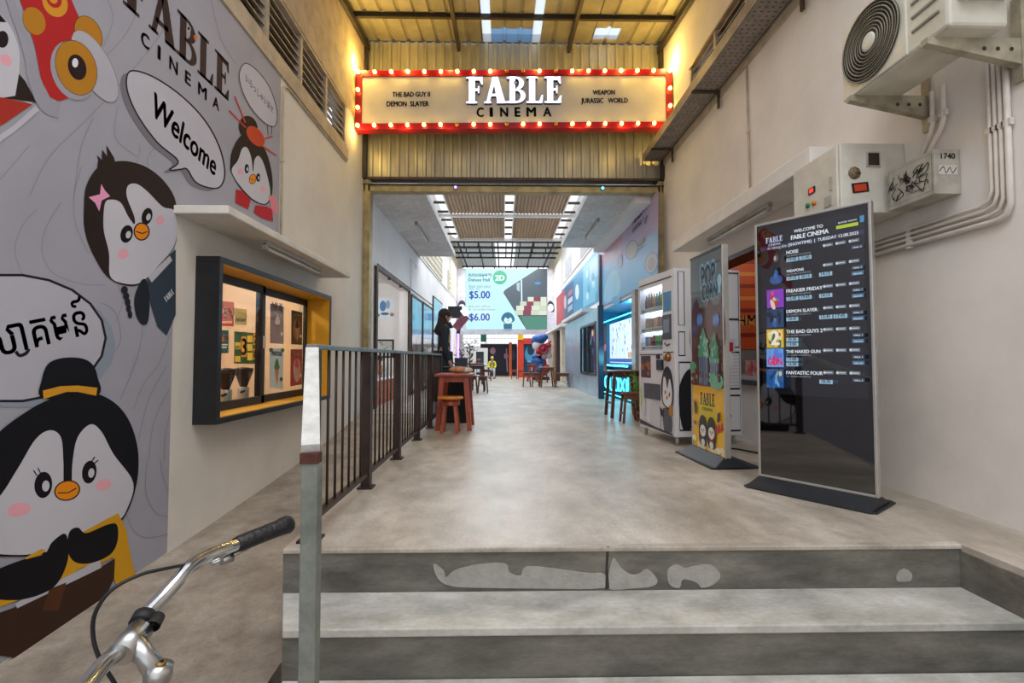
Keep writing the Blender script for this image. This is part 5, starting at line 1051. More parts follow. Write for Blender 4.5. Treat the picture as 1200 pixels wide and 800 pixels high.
A.ell(-3.4, 2.36, .09, .15, '3a7ab0'); A.ell(-3.26, 2.4, .06, .12, '8aa8c0'); A.ell(-3.6, 2.38, .05, .14, 'd85a4a'); A.ell(-3.14, 2.12, .06, .05, 'a86a4a'); A.ell(-3.56, 2.1, .08, .05, '4a9a5a'); A.ell(-3.34, 2.14, .12, .04, '3a6a8a')
A.build('menu_banner', None, PRINT, 'white banner with blue and red blobs on the wall inside the left doorway', 'banner')
A = Art(lambda x, z: Vector((x, 13.49, z)), (0, -1, 0), .001, 0); A.slab([(-4.3, .9), (-3.08, .9), (-3.08, 1.42), (-4.3, 1.42)], '1c1c1e', .02); A.z = .001; A.rect(-4.25, .95, -3.13, 1.37, 'b8bcb4'); 
for k in range(20): A.ell(rr.uniform(-4.2, -3.15), rr.uniform(.98, 1.34), .03, .02, rr.choice(['6a7268', '8a8f84', '4a524a']), 0, 6)
A.build('framed_picture', None, PRINT, 'black-framed grey picture on the wall inside the left doorway', 'picture')
film = mat('blue_mirror_film', '3fa9d8', .08, .6, .15, 1.2, hex2='1b6f9a'); filmd = mat('brown_mirror_film', '5a4a42', .1, .5, .3, 2, hex2='c8c4c0')
for y0, y1_, x_, lb_ in ((11.55, 13.1, XL + .06, 'nearer'), (13.1, 14.8, XL + .075, 'farther')):
    d = thing('sliding_door', f'{lb_} of two sliding doors with sky-blue mirror film on the left', 'door', (x_, (y0 + y1_) / 2, 0))
    m = M(); m.box(x_ - .03, x_, y0, y1_, .02, 2.44, filmd); part('lower_panel', m, d); m = M(); m.box(x_ - .0, x_ + .004, y0 + .06, y1_ - .06, 1.45, 2.38, film); part('blue_film', m, d)
    m = M()
    for q in ((y0, y0 + .05, .02, 2.44), (y1_ - .05, y1_, .02, 2.44), (y0, y1_, 2.39, 2.44), (y0, y1_, .02, .12)): m.box(x_, x_ + .012, q[0], q[1], q[2], q[3], steel_dark)
    part('frame', m, d)
tp = thing('tall_panel', 'tall blue and brown printed panel leaning on the left wall past the doors', 'poster', (XL + .04, 16.2, .3)); m = M(); m.box(XL + .01, XL + .04, 15.3, 17.6, .3, 2.9, steel_dark); part('backing', m, tp)
A = Art(lambda y, z: Vector((XL + .041, y, z)), (1, 0, 0), .002, .002); A.rect(15.35, .35, 17.55, 2.85, '74b4d6'); A.poly([(15.35, .35), (17.55, .35), (17.55, 1.5), (16.6, 1.2), (16.3, 2.2), (16.0, 1.2), (15.35, 1.4)], '6a4a3c'); A.poly([(15.9, .35), (16.8, .35), (16.35, 1.9)], '2f6a70'); A.build('print', tp, FILM)
A = Art(lambda y, z: Vector((XL + .03, y, z)), (1, 0, 0), .002, .0); A.slab([(17.9, .3), (20.5, .3), (20.5, 2.6), (17.9, 2.6)], 'c8d8e4', .02); A.z = .003; A.rect(18.1, .5, 20.3, 1.2, '7a5a50'); A.build('leaning_board', None, PRINT, 'pale blue board on the left wall behind the woman in dark clothes', 'board')
for (y0, y1_, nm) in ((13.4, 17.4, 'window_3'), (19.5, 22.4, 'window_4')):
    r = structE(nm, (XL, (y0 + y1_) / 2, 3.75)); m = M(); m.box(XL + .001, XL + .008, y0, y1_, 3.72, 4.5, steel_dark); part('shade', m, r)
    m = M(); n = int((y1_ - y0) / .3)
    for i in range(n + 1): y = y0 + (y1_ - y0) * i / n; m.box(XL + .008, XL + .05, y - .035, y + .035, 3.72, 4.5, hallcream)
    for i in range(5): z = 3.72 + .78 * i / 4; m.box(XL + .008, XL + .045, y0, y1_, z - .03, z + .03, hallcream)
    part('pierced_blocks', m, r, kind='stuff')
pipe('conduit', [(XL + .03, 11.6, 2.6), (XL + .03, 11.6, 3.3), (XL + .03, 12.3, 3.3), (XL + .03, 12.3, 3.2)], .012, white_m, 'thin white bent conduit above the blue sliding doors')
tube_light((-1.75, 9.5, 3.62), (-1.75, 11.0, 3.62), 'unlit tube lamp under the left concrete slab inside the hall')
tube_light((1.85, 9.2, 3.62), (1.85, 10.6, 3.62), 'unlit tube lamp under the right concrete slab inside the hall')
for x, c_, nm in ((-.78, '8a5aff', 'purple'), (1.62, '3ac0ff', 'cyan')):
    t = thing('spotlight', f'tiny {nm} spotlight on the header beam above the opening', 'lamp', (x, YB - .03, 3.65)); m = M(); m.cyl((x, YB - .055, 3.66), (x, YB - .02, 3.66), .03, dkplastic); part('can', m, t); m = M(); m.cyl((x, YB - .062, 3.66), (x, YB - .054, 3.66), .022, emit('led_' + nm, c_, 6)); part('lens', m, t)

# ---- LED wall screen
lw = thing('led_screen', 'large LED screen with ticket prices spanning the hall above head height', 'screen', (.15, 23, 2.1)); SYY = 23.0
P = lambda px, py: hY(px, py, SYY)
pl, pr = P(536, 315), P(652, 387); sl_, sr_ = P(545.5, 314.5), P(641, 387)
pr.x = 2.49; m = M(); m.box(pl.x, pr.x, SYY + .02, SYY + .3, pr.z - .18, pl.z + .02, mat('screen_surround', 'c9c6d0', .6)); part('surround', m, lw)
m = M(); m.box(pl.x, pr.x, SYY - .02, SYY + .02, pr.z - .2, pr.z - .02, mat('screen_ledge', 'b0b4bc', .5)); part('ledge', m, lw)
A = Art(lambda px, py: hY(px, py, SYY), (0, -1, 0), .0012, .002); zz = lambda x, y: (500 + x / 6.6667, 290 + y / 6.6667)
A.poly([zz(305, 165), zz(940, 165), zz(940, 640), zz(305, 640)], 'bfeef4'); A.ell(*zz(430, 500), 14, 12, 'cdf4f8')
A.poly([zz(870, 165), zz(940, 165), zz(940, 640), zz(778, 640), zz(598, 352), zz(612, 330)], '4f5f6a'); A.poly([zz(735, 535), zz(940, 535), zz(940, 640), zz(778, 640)], '4f8a78')
A.poly([zz(735, 250), zz(745, 250), zz(748, 420), zz(738, 420)], 'e0f0f4'); A.poly([zz(702, 280), zz(728, 270), zz(726, 345), zz(704, 330)], 'a8c8d8'); A.ell(*zz(868, 278), 3.8, 1.6, '4a90d8')
for y, x0, n_, w_s, cc_ in ((400, 790, 3, 46, None), (435, 730, 4, 50, None), (468, 700, 4, 62, None), (505, 690, 4, 66, None)):
    for k in range(n_): x = x0 + k * (940 - x0) / n_; A.poly([zz(x, y - 14), zz(min(x + w_s, 938), y - 14), zz(min(x + w_s, 938), y + 22), zz(x, y + 22)], '8a3a52' if k == 1 else ('c8d4bc' if (k + y) % 2 else 'd8e0cc'))
A.ell(*zz(572, 234), 8.2, 8.2, '2fb98a'); A.text('2D', zz(536, 258), zz(606, 258), 'e8fff8', 1.0, .06)
for s_, x0, x1, y, h_, b_ in (('សាលធម្មតា', 330, 508, 226, 1.0, .02), ('Deluxe Hall', 328, 492, 264, 1.0, .02), ('ច័ន្ទ ដល់ ព្រហ', 330, 500, 312, .8, 0), ('Mon - Thu', 332, 415, 330, .9, 0), ('$5.00', 334, 494, 396, 1.1, .03), ('សុក្រ ដល់ អាទិត្យ', 330, 497, 466, .8, 0), ('Fri - Sun & Public Holidays', 330, 532, 490, 1, 0), ('$6.00', 334, 492, 570, 1.1, .03)):
    A.text(s_, zz(x0, y), zz(x1, y), '4a5ab0' if '$' in s_ else '3a6a80', h_, b_)
A.blob([zz(582, 560), zz(600, 520), zz(636, 505), zz(670, 522), zz(688, 565), zz(660, 590), (zz(636, 596)), zz(610, 590)], '2a6a88', 4); A.blob([zz(604, 570), zz(616, 545), zz(636, 560), zz(656, 545), zz(668, 572), zz(650, 592), zz(620, 592)], 'cdf4f8', 4); A.poly([zz(600, 595), zz(668, 595), zz(665, 638), zz(603, 638)], '2a6a88'); A.ell(*zz(634, 572), .9, .8, 'e89030')
A.build('lit_panel', lw, LEDWALL)
A = Art(lambda px, py: hY(px, py, SYY + .02), (0, -1, 0), .0012, .004)
A.blob([zz(240, 480), zz(248, 430), zz(275, 412), zz(300, 430), zz(300, 470), zz(270, 490)], '3a3440', 4); A.ell(*zz(275, 465), 3.6, 3.6, 'd8d4dc'); A.build('side_bird', lw, PRINT); A = Art(lambda px, py: hY(px, py, SYY + .02), (0, -1, 0), .0012, .004); A.blob([zz(945, 440), zz(965, 415), zz(992, 440), zz(998, 490), zz(985, 505), zz(955, 495)], '3a3440', 4); A.ell(*zz(968, 470), 3.6, 4.6, 'd8d4dc')
A.build('side_bird', lw, PRINT)

# ---- far end
def board(name, q, y, base, draw, label, cat='poster', mt=None, frame_=None, th=.05):
    t = thing(name, label, cat, (hY(*q[0], y).x, y, 0)); x0 = hY(*q[0], y); x1 = hY(*q[1], y)
    A = Art(lambda px, py: hY(px, py, y), (0, -1, 0), .0015, .0); A.slab([(q[0][0], q[1][1]), (q[1][0], q[1][1]), (q[1][0], q[0][1]), (q[0][0], q[0][1])], base, th); A.z = .003; draw(A); A.build('print', t, mt or PRINT)
    if frame_:
        m = M(); w_ = frame_[1]; zb, zt = x1.z, x0.z
        for b_ in ((x0.x - w_, x0.x, 0, zt + w_), (x1.x, x1.x + w_, 0, zt + w_), (x0.x, x1.x, zt, zt + w_), (x0.x, x1.x, 0, max(zb, .02))): m.box(b_[0], b_[1], y - .1, y + .3, b_[2], b_[3], frame_[0])
        part('frame', m, t)
    return t
def d_(A):
    A.ell(580, 428, 8, 13, '3d4a66'); A.ell(577.5, 411, 3.2, 4, 'b88a9a'); A.ell(573, 424, 5, 4, '7d5f7a', .5); A.poly([(572, 418), (590, 414), (596, 439), (566, 439)], '232434'); A.line([(593.5, 408), (594.5, 436)], 1.2, 'a89ab0'); A.ell(593, 417, 2.5, 3.4, 'a8809a'); A.ell(601, 416, 3, 6, '3f4a6a')
board('dark_film_poster', ((563, 403), (606, 440)), 24.6, '272a38', d_, 'wide dark film poster wall with a robed figure at the far end')
def d_(A): A.ell(561, 421, 2.4, 1.2, 'c84a4a'); A.poly([(558, 436), (564, 436), (561, 424)], 'c8d4dc')
board('framed_poster', ((558, 412), (567, 439)), 22.0, '2f4048', d_, 'dark poster in a thick white frame left of the far aisle', frame_=(white_m, .17))
def d_(A): A.ell(622, 415, 7, 10, '4fa0c8'); A.ell(622, 410, 4, 6, '1f3f5c'); A.line([(618, 424), (626, 421), (630, 430)], 1, '9fd0e8'); A.ell(620, 432, 1, 3, 'd88a9a'); A.ell(623, 432, 1, 3, 'd88a9a')
red_o = mat('orange_red_frame', 'e0432c', .4)
board('red_framed_poster', ((613.5, 403), (631, 440)), 22.3, '1f4a66', d_, 'blue film poster inside a thick orange-red frame', frame_=(red_o, .27))
m = M(); x = hY(608, 395, 22.15); m.box(x.x - .05, x.x + .22, 22.14, 22.17, x.z - .12, x.z + .13, mat('yellow_square', 'f2c21c', .4)); tag(m.build('yellow_badge'), 'small yellow square on the corner of the red poster frame', 'sign')
m = M(); m.box(.28, .42, 24.1, 24.3, 0, 1.7, mat('orange_banner', 'e06a3a', .5)); tag(m.build('orange_banner'), 'narrow orange banner stand left of the red poster frame', 'banner')
m = M(); m.box(-1.25, -.95, 26.2, 26.3, 1.8, 3.0, mat('green_banner', '4fae8c', .6)); m.box(-.97, -.94, 26.2, 26.3, 0, 3.0, steel_rust); tag(m.build('green_banner'), 'green hanging banner on a pole behind the far bay', 'banner')
# colourful festive figure, head up high
fg = thing('festive_figure', 'big blue, white and red festive statue beside the right wall at the far end', 'statue', (1.75, 20, 0)); bl, wh_, rd = mat('statue_blue', '2a5fa8', .4), mat('statue_white', 'd8d4d6', .6), mat('statue_red', 'a8243a', .4)
fp = lambda px, py: hY(px, py, 20)
for nm_, mt_, L in (('blue_cap', bl, [(632, 397, .32, .2), (626, 400, .14, .14), (638, 395, .16, .14)]), ('white_fur', wh_, [(629, 405, .2, .2), (634, 402, .16, .16), (631, 412, .16, .2), (637, 417, .24, .16), (642, 409, .16, .2), (643, 416, .14, .14), (636, 409, .22, .2)]), ('red_face', rd, [(635, 409, .15, .15), (642, 405, .12, .1), (630, 412, .1, .12), (634, 414, .1, .07)]), ('blue_body', bl, [(630, 423, .28, .2), (634, 431, .2, .22), (627, 418, .14, .1)]), ('red_body', rd, [(637, 425, .14, .18), (640, 432, .16, .2)]), ('base', steel_dark, [])):
    m = M()
    for x, y, r, rz_s in L: c_ = fp(x, y); m.ball(c_ + Vector((0, rr.uniform(-.1, .1) - (.22 if nm_ == 'red_face' else 0), 0)), r, mt_, 14, (1, .8, rz_s / r))
    if nm_ == 'base': m.box(1.2, 1.9, 19.7, 20.3, 0, .12, mt_); m.cyl((1.5, 20, .1), (1.5, 20, 1.0), .12, mt_)
    if nm_ == 'red_face': m.lathe(fp(636, 409) + Vector((0, -.3, 0)), [(.0, -.03), (.07, -.03), (.07, 0), (.17, .0), (.19, -.04), (.21, 0), (.19, .05)], mt_, 18, (0, 1, 0)); m.tube([fp(638, 405) + Vector((0, -.3, 0)), fp(645, 400) + Vector((0, -.3, 0))], [.07, .03], mt_, 8)
    part(nm_, m, fg)
# dark plants left
for (px_, py_, y_, s_, lab) in ((541, 446, 17.5, 1.0, 'dark leafy plant in a pot left of the far tables'), (550, 444, 19.0, 1.25, 'taller dark leafy plant in a pot beside the white poster frame')):
    c_ = hY(px_, 440, y_); t = thing('dark_plant', lab, 'plant', (c_.x, y_, 0)); m = M(); m.lathe((0, 0, 0), [(0, 0), (.16, 0), (.2, .3), (0, .3)], mat('grey_pot', '6a6a6c', .6), 14); lpart('pot', m, t); m = M(); dm = mat('dark_leaf', '2e3a34', .5, 0, .3, 9)
    for k in range(80): th = rr.uniform(0, 2 * pi); q = Vector((rr.uniform(0, .34) * cos(th), rr.uniform(0, .34) * sin(th), rr.uniform(.35, 1.25) * s_)); d = Vector((cos(th), sin(th), rr.uniform(-.2, 1))).normalized() * .2; sd = d.cross(Vector((0, 0, 1))).normalized() * .05; m.add([q, q + d * .5 + sd, q + d, q + d * .5 - sd], [(0, 1, 2, 3)], dm)
    m.tube([(0, 0, .3), (.02, 0, 1.1 * s_)], .02, dm, 6); lpart('foliage', m, t, kind='stuff')
# neon photo machine
nm_ = thing('neon_machine', 'dark game machine with glowing purple neon post behind the woman', 'machine', (-.98, 12.0, 0)); pn = emit('purple_neon', '9a5cff', 5); c_ = lambda px, py: hY(px, py, 12.0)
m = M(); m.box(-1.22, -.92, 11.95, 12.4, 0, .9, dkplastic); part('cabinet', m, nm_, bev=.01); m = M(); m.cyl((-1.13, 11.93, .9), (-1.13, 11.93, 1.55), .022, pn); m.cyl((-1.3, 12, .6), (-1.28, 12, 1.3), .014, pn); part('neon_post', m, nm_)
m = M(); m.bar((-1.2, 11.93, 1.62), (-.93, 11.93, 1.95), .1, .2, mat('tilted_screen', '8a4a5c', .3)); part('tilted_screen', m, nm_); m = M(); m.bar((-1.02, 11.9, 2.0), (-.9, 11.9, 2.1), .06, .16, emit('white_neon', 'e8f0ff', 3)); part('lit_tip', m, nm_); m = M(); m.bar((-1.13, 11.93, 1.5), (-1.08, 11.93, 1.8), .08, .08, dkplastic); m.box(-1.4, -1.05, 12.05, 12.1, 1.9, 2.2, dkplastic); part('neck', m, nm_)
point('neon_machine_light', (-1.05, 11.8, 1.2), 4, (.6, .35, 1), .05)

# ---- right side of the hall
def rmural(name, q, draw, x, label, mt=PRINT): A = Art(lambda px, py: hX(px, py, x), (-1, 0, 0), .0006, 0); A.slab(q, draw[0], .008); A.z = .002; draw[1](A); return A.build(name, None, mt, label, 'mural')
zr = lambda x, y: (640 + x / 6.6643, 270 + y / 6.6667)
gradm = bpy.data.materials.new('printed_gradient')
def d1(A):
    G_ = ['b9a6c4', 'b3a9ca', 'a8aed2', '98b2d8', '86b4dc', '76b6e0', '6cb4dc']
    for k in range(6): pass
    A.poly([(702, 285), (729, 262), (729, 312), (702, 318)], 'c08f98'); A.poly([(702, 299), (729, 280), (729, 312), (702, 322)], 'c29fae'); A.poly([(702, 312), (729, 300), (771, 268), (771, 320), (750, 338), (702, 360)], '8fb0d6')
    A.poly([(702, 318), (740, 306), (771, 300), (771, 322), (750, 338), (702, 360)], '74b2da'); A.blob([(712, 326), (722, 316), (728, 335), (720, 350), (708, 352)], '93cbe2'); A.ell(722, 352, 5, 5, '5aa6d0')
    A.oell(740.5, 292.5, 6.2, 11, '9aa3a0', '71647c', .8, .25); A.ell(740.5, 292, 3.8, 7, 'a89a86', .25); A.oell(764, 308, 7, 12, 'a2a8b4', '6a7f98', .8, .2); A.ell(764, 309, 4, 8, '9c8f8c', .2); A.ell(727, 306, 3, 8, 'a58fa8')
    A.poly([(748, 285), (756, 277), (756, 282), (748, 290)], '8a8048'); A.line([(748, 293), (755, 288)], .8, '6a5a78')
    A.text('Punch', (741.5, 264), (752.5, 252), '4a3a5c', 1.1, .02); A.line([(741.5, 268), (752.5, 257)], .5, '4a3a5c'); A.text('Special Menu', (741.5, 273), (752.5, 262), '4a3a5c', 1.0, .01); A.line([(754, 249), (756.5, 239), (759, 246)], 1, '3a2f50'); A.line([(755, 254), (756.5, 262), (759, 252)], 1, '3a2f50')
rmural('drinks_mural', [(702.5, 283), (771, 224), (771, 325), (749, 338.5), (702.5, 361)], ('b5a4c2', d1), XH - .02, 'purple-to-blue drinks mural with round cups high on the right hall wall')
def d2(A):
    A.poly([zr(80, 520), zr(150, 450), zr(150, 700), zr(80, 742)], 'a8444e'); A.poly([zr(145, 452), zr(215, 388), zr(215, 660), zr(145, 702)], '3a5a80'); A.poly([zr(215, 388), zr(290, 300), zr(290, 620), zr(215, 660)], '2f8cb8')
    A.poly([zr(290, 300), zr(405, 150), zr(405, 540), zr(290, 600)], '6fbcd8'); A.poly([zr(340, 260), zr(405, 170), zr(405, 350), zr(340, 400)], 'a8c8e0'); A.ell(*zr(243, 480), 2.2, 9, 'd8e8f0'); A.ell(*zr(150, 560), 1.6, 8, 'c8a8b0')
    for k in range(3): A.poly([zr(172, 480 + 60 * k), zr(208, 450 + 60 * k), zr(208, 490 + 60 * k), zr(172, 520 + 60 * k)], ['b86a80', 'c8d0e0', '9ab0c8'][k])
    for k in range(8): A.ell(*zr(rr.uniform(300, 395), rr.uniform(320, 520)), 1.6, 5, rr.choice(['9ad8e8', '5aa8c8', 'c0e4ec']))
rmural('blue_menu_mural', [zr(80, 515), zr(410, 140), zr(410, 550), zr(80, 745)], ('4a9ac4', d2), XH - .02, 'long blue and red menu mural farther along the right hall wall')
pipe('downpipe', [(XH - .06, 11.95, 2.05), (XH - .06, 11.95, 3.5)], .035, mat('brown_pipe', '6a5a5c', .5), 'grey-brown downpipe between the two right-hand murals')
# stall front
SX = 2.1; m = M(); sil = mat('stall_front', 'a9c9da', .25, .3, .1, 1.0, hex2='8fb0c4'); sflo = mat('stall_lower', 'b4bcc4', .3, .3, .1, 1.2)
ywin = (hX(698, 400, SX).y, hX(681, 400, SX).y); zw0, zw1 = .53, 1.68
stl = thing('stall_front', 'pale blue metal stall wall with a square window on the right', 'stall', (SX, 13.4, 0)); y0, y1_ = 10.55, 16.2
m = M()
for q in ((y0, ywin[0], 0, 2.02), (ywin[1], y1_, 0, 2.02), (ywin[0], ywin[1], 0, zw0), (ywin[0], ywin[1], zw1, 2.02)): m.box(SX, SX + .06, q[0], q[1], q[2], q[3], sil)
part('wall_panel', m, stl); m = M(); m.box(SX - .015, SX + .1, y0 - .12, y0, 0, 2.05, mat('stall_pillar', '1d2c44', .4)); part('corner_pillar', m, stl)
m = M()
for q in ((ywin[0] - .05, ywin[1] + .05, zw1, zw1 + .05), (ywin[0] - .05, ywin[1] + .05, zw0 - .05, zw0), (ywin[0] - .05, ywin[0], zw0, zw1), (ywin[1], ywin[1] + .05, zw0, zw1), ((ywin[0] + ywin[1]) / 2 - .03, (ywin[0] + ywin[1]) / 2 + .03, zw0, zw1)): m.box(SX - .02, SX + .02, q[0], q[1], q[2], q[3], dkplastic)
part('window_frame', m, stl)
A = Art(lambda y, z: Vector((SX + .25, y, z)), (-1, 0, 0), .001, .0); A.rect(ywin[0], zw0, ywin[1], zw1, '2c2838')
for k in range(26): A.ell(rr.uniform(*ywin), rr.uniform(zw0, zw1), .12, .09, rr.choice(['6a4a8a', '3f7a6a', 'c8c4d8', 'a85a6a', '3a4a8a', 'd8b890', '2a2430']), 0, 8)
A.build('window_display', stl, BACKLIT)
for (ya, yb, zz_) in ((12.02, 16.2, 2.06), (16.8, 22.6, 2.0)):
    m = M(); m.box(SX - .12, XH - .002, ya, yb, zz_, zz_ + .1, white_m); tag(m.build('canopy_shelf', None, bev=.01), 'nearer white projecting ledge under the blue menu mural' if ya < 13 else 'farther white projecting ledge under the blue menu mural', 'ledge')
for y, c_, lbx in ((17.2, 'd8ccb8', 'nearest'), (18.8, '3a3034', 'middle dark'), (20.0, 'c8a888', 'farthest tan')):
    m = M(); m.box(2.1, XH - .002, y, y + .5, 0, 1.99, mat('pilaster_' + c_, c_, .6)); tag(m.build('pilaster'), f'{lbx} pilaster under the far right ledge', 'column')
# neon shop
ns = thing('neon_shopfront', 'cyan-lit shop window with glowing neon lettering under its counter', 'shop', (XH, 10, 0)); nc = emit('cyan_neon', '3fdcff', 4.5); nbl = mat('shop_blue', '1f87a8', .5); X2 = XH + .55
m = M(); m.box(X2, X2 + .05, 9.05, 12.4, 0, 2.1, nbl); m.box(XH, X2, 12.36, 12.4, 0, 2.1, nbl); m.box(XH, X2, 9.05, 9.09, 0, 2.1, nbl); m.box(XH, X2, 9.05, 12.4, 2.06, 2.1, nbl); part('recess', m, ns)
m = M(); m.box(XH - .12, X2, 9.1, 12.35, .70, .76, nbl); m.box(XH - .02, XH + .05, 9.1, 12.35, 0, .70, mat('counter_navy', '14405a', .4)); part('counter', m, ns)
m = M(); m.box(XH - .125, XH - .12, 9.1, 12.3, .715, .745, nc); m.box(XH + .02, XH + .03, 9.1, 12.3, 1.78, 1.80, nc); m.box(XH - .028, XH - .02, 9.2, 12.2, .06, .075, nc); part('neon_strip', m, ns)
m = M(); m.box(X2 - .3, X2 - .01, 9.15, 12.3, .78, 1.76, emit('shop_lit_panel', 'c9dcf6', .9)); part('lit_window', m, ns)
A = Art(lambda y, z: Vector((X2 - .305, y, z)), (-1, 0, 0), .001, .001)
for k in range(8): A.rect(9.25 + .38 * k, .8, 9.27 + .38 * k, 1.76, '7a9ac8')
for k in range(48): A.ell(rr.uniform(9.2, 12.2), rr.uniform(.82, 1.7), .04, .05, rr.choice(['8aa0d8', '5a78b8', 'e0c8a8', 'b0c4e8', '3a4a70']), 0, 7)
A.rect(9.2, .8, 12.2, .88, '4a6ab0'); A.rect(9.9, .9, 10.3, 1.02, 'd8b08a'); A.build('window_goods', ns, BACKLIT)
m = M(); yy = 10.55
def nt_(P): m.tube([Vector((XH - .035, 9.45 + (p[0] - 9.24) * 1.44, p[1])) for p in P], .011, nc, 6)
circ = lambda cy, cz, r, a0=0, a1=2 * pi: [(cy + r * cos(a0 + (a1 - a0) * k / 12), cz + r * 1.1 * sin(a0 + (a1 - a0) * k / 12)) for k in range(13)]
nt_(circ(10.6, .32, .13)); nt_([(10.46, .62), (10.46, .12)]); nt_([(10.34, .44), (10.34, .2), (10.24, .16), (10.14, .2), (10.14, .6)]); nt_(circ(9.92, .32, .13)); nt_([(9.78, .46), (9.78, .18)]); nt_([(9.68, .46), (9.42, .18)]); nt_([(9.42, .46), (9.68, .18)]); nt_([(9.32, .46), (9.32, .18)]); nt_([(9.24, .6), (9.24, .18)])
part('neon_lettering', m, ns); point('neon_shop_light', (XH - .25, 10.0, .9), 9, (.2, .8, 1), .1); point('neon_shop_inside', (XH + .2, 9.9, 1.95), 8, (.3, .8, 1), .1)
m = M(); m.box(XH - .06, XH - .002, 8.8, 9.05, 0, 2.17, mat('column_grey', 'b4aeac', .6)); struct('trim_7', m); m = M(); m.box(XH + .2, XH + .24, 8.1, 8.95, 0, 2.3, mat('dark_door', '1c2a3a', .3)); struct('door_1', m)
for y0, y1_ in ((13.2, 15.4), (17.5, 19.2)): m = M(); m.box(XH - .012, XH - .001, y0, y1_, 4.1, 4.75, mat('panel_grey', 'b8b6b8', .6)); struct('trim_8', m)
for z in (4.02,): m = M(); m.box(XH - .03, XH - .001, 11.8, 22.8, z - .03, z, wallhall); struct('trim_9', m)

# ---- people
def skinmesh(name, par, J, E_, R, mt, sub=1):
    ks_ = list(J); me = bpy.data.meshes.new(name); me.from_pydata([J[k] for k in ks_], [(ks_.index(a_), ks_.index(b_)) for a_, b_ in E_], []); me.materials.append(mt)
    o = bpy.data.objects.new(name, me); C.objects.link(o); o.parent = par; md = o.modifiers.new('skin', 'SKIN'); md.use_smooth_shade = True
    if not me.skin_vertices: me.attributes.new('skin_vertex', 'FLOAT', 'POINT') if False else None
    bm = bmesh.new(); bm.from_mesh(me); ly = bm.verts.layers.skin.verify()
    for i, v in enumerate(bm.verts):
        r = R[ks_[i]]; v[ly].radius = (r, r) if not isinstance(r, tuple) else r; v[ly].use_root = (i == 0)
    bm.to_mesh(me); bm.free(); s_ = o.modifiers.new('sub', 'SUBSURF'); s_.levels = sub; s_.render_levels = sub + 1; return o
def person(loc, rz, label, J, top_m, leg_m, hair_m, scale=1, scarf_=False, shoes=True):
    t = thing('person', label, 'person', loc, rz); J = {k: tuple(Vector(v) * scale) for k, v in J.items()}; s = scale
    R = {'pel': .10, 'wai': .095, 'che': .11, 'nk0': .07, 'nk1': .048, 'hd0': .072, 'hd1': .088, 'hd2': .06}
    for d in 'lr': R.update({'sh' + d: .055, 'el' + d: .04, 'wr' + d: .026, 'hn' + d: .03, 'hp' + d: .085, 'kn' + d: .056, 'an' + d: .036, 'to' + d: .03})
    E_ = [('pel', 'wai'), ('wai', 'che'), ('che', 'nk0'), ('nk0', 'nk1'), ('nk1', 'hd0'), ('hd0', 'hd1'), ('hd1', 'hd2')]
    for d in 'lr': E_ += [('nk0', 'sh' + d), ('sh' + d, 'el' + d), ('el' + d, 'wr' + d), ('wr' + d, 'hn' + d), ('pel', 'hp' + d), ('hp' + d, 'kn' + d), ('kn' + d, 'an' + d), ('an' + d, 'to' + d)]
    R = {k: v * s for k, v in R.items()}; skinmesh('body', t, J, E_, R, skin_m, 2)
    # fingers
    for d in 'lr':
        w_, h_ = Vector(J['wr' + d]), Vector(J['hn' + d]); dr = (h_ - w_).normalized(); sd = dr.cross(Vector((0, 1, 0))); sd = sd.normalized() if sd.length > .1 else Vector((1, 0, 0)); m = M()
        for k in range(4): b_ = h_ + sd * (.012 * (k - 1.5)) * s; L_ = (.06, .07, .066, .05)[k] * s; m.tube([b_ - dr * .01 * s, b_ + dr * L_ * .5, b_ + dr * L_ * .9 + Vector((0, .014 * s, 0))], [.009 * s, .008 * s, .006 * s], skin_m, 6)
        m.tube([h_ - dr * .02 * s, h_ + sd * .03 * s + Vector((0, .02 * s, 0)), h_ + sd * .035 * s + dr * .03 * s + Vector((0, .025 * s, 0))], [.011 * s, .009 * s, .007 * s], skin_m, 6); lpart('fingers', m, t)
    # face: +Y is where the figure looks
    h1 = Vector(J['hd1']); m = M(); m.ball(h1 + Vector((0, .092, -.01)) * s, .013 * s, skin_m, 8, (1, 1.3, 1.5)); lpart('nose', m, t); m = M()
    for sx in (-1, 1): m.ball(h1 + Vector((.03 * sx, .08, .012)) * s, .010 * s, mat('eye_dark', '1a1412', .3), 8)
    lpart('eyes', m, t); m = M(); m.ball(h1 + Vector((0, .078, -.048)) * s, .018 * s, mat('lips', '9a5048', .5), 8, (1.2, .4, .35)); lpart('mouth', m, t); m = M()
    for sx in (-1, 1): m.ball(h1 + Vector((.085 * sx, 0, -.01)) * s, .02 * s, skin_m, 8, (.4, .8, 1.3))
    lpart('ears', m, t)
    g = .014; keys = ['pel', 'wai', 'che', 'nk0'] + [k + d for d in 'lr' for k in ('sh', 'el', 'wr')]; ee = [e for e in E_ if e[0] in keys and e[1] in keys]
    skinmesh('shirt', t, {k: J[k] for k in keys}, ee, {k: R[k] + g * s for k in keys}, top_m, 2)
    keys = ['pel'] + [k + d for d in 'lr' for k in ('hp', 'kn', 'an')]; ee = [e for e in E_ if e[0] in keys and e[1] in keys]
    skinmesh('trousers', t, {k: J[k] for k in keys}, ee, {k: R[k] + g * s for k in keys}, leg_m, 2)
    for d in 'lr': a_, b_ = Vector(J['an' + d]), Vector(J['to' + d]); m = M(); m.tube([a_ + Vector((0, -.05 * s, -.045 * s)), a_ + Vector((0, 0, -.04 * s)), b_ + Vector((0, .03 * s, -.012 * s))], [.035 * s, .042 * s, .034 * s], rubber, 10); lpart('shoe', m, t)
    m = M(); m.ball(h1 + Vector((0, -.02, .024)) * s, .098 * s, hair_m, 16, (1, 1, 1.03))
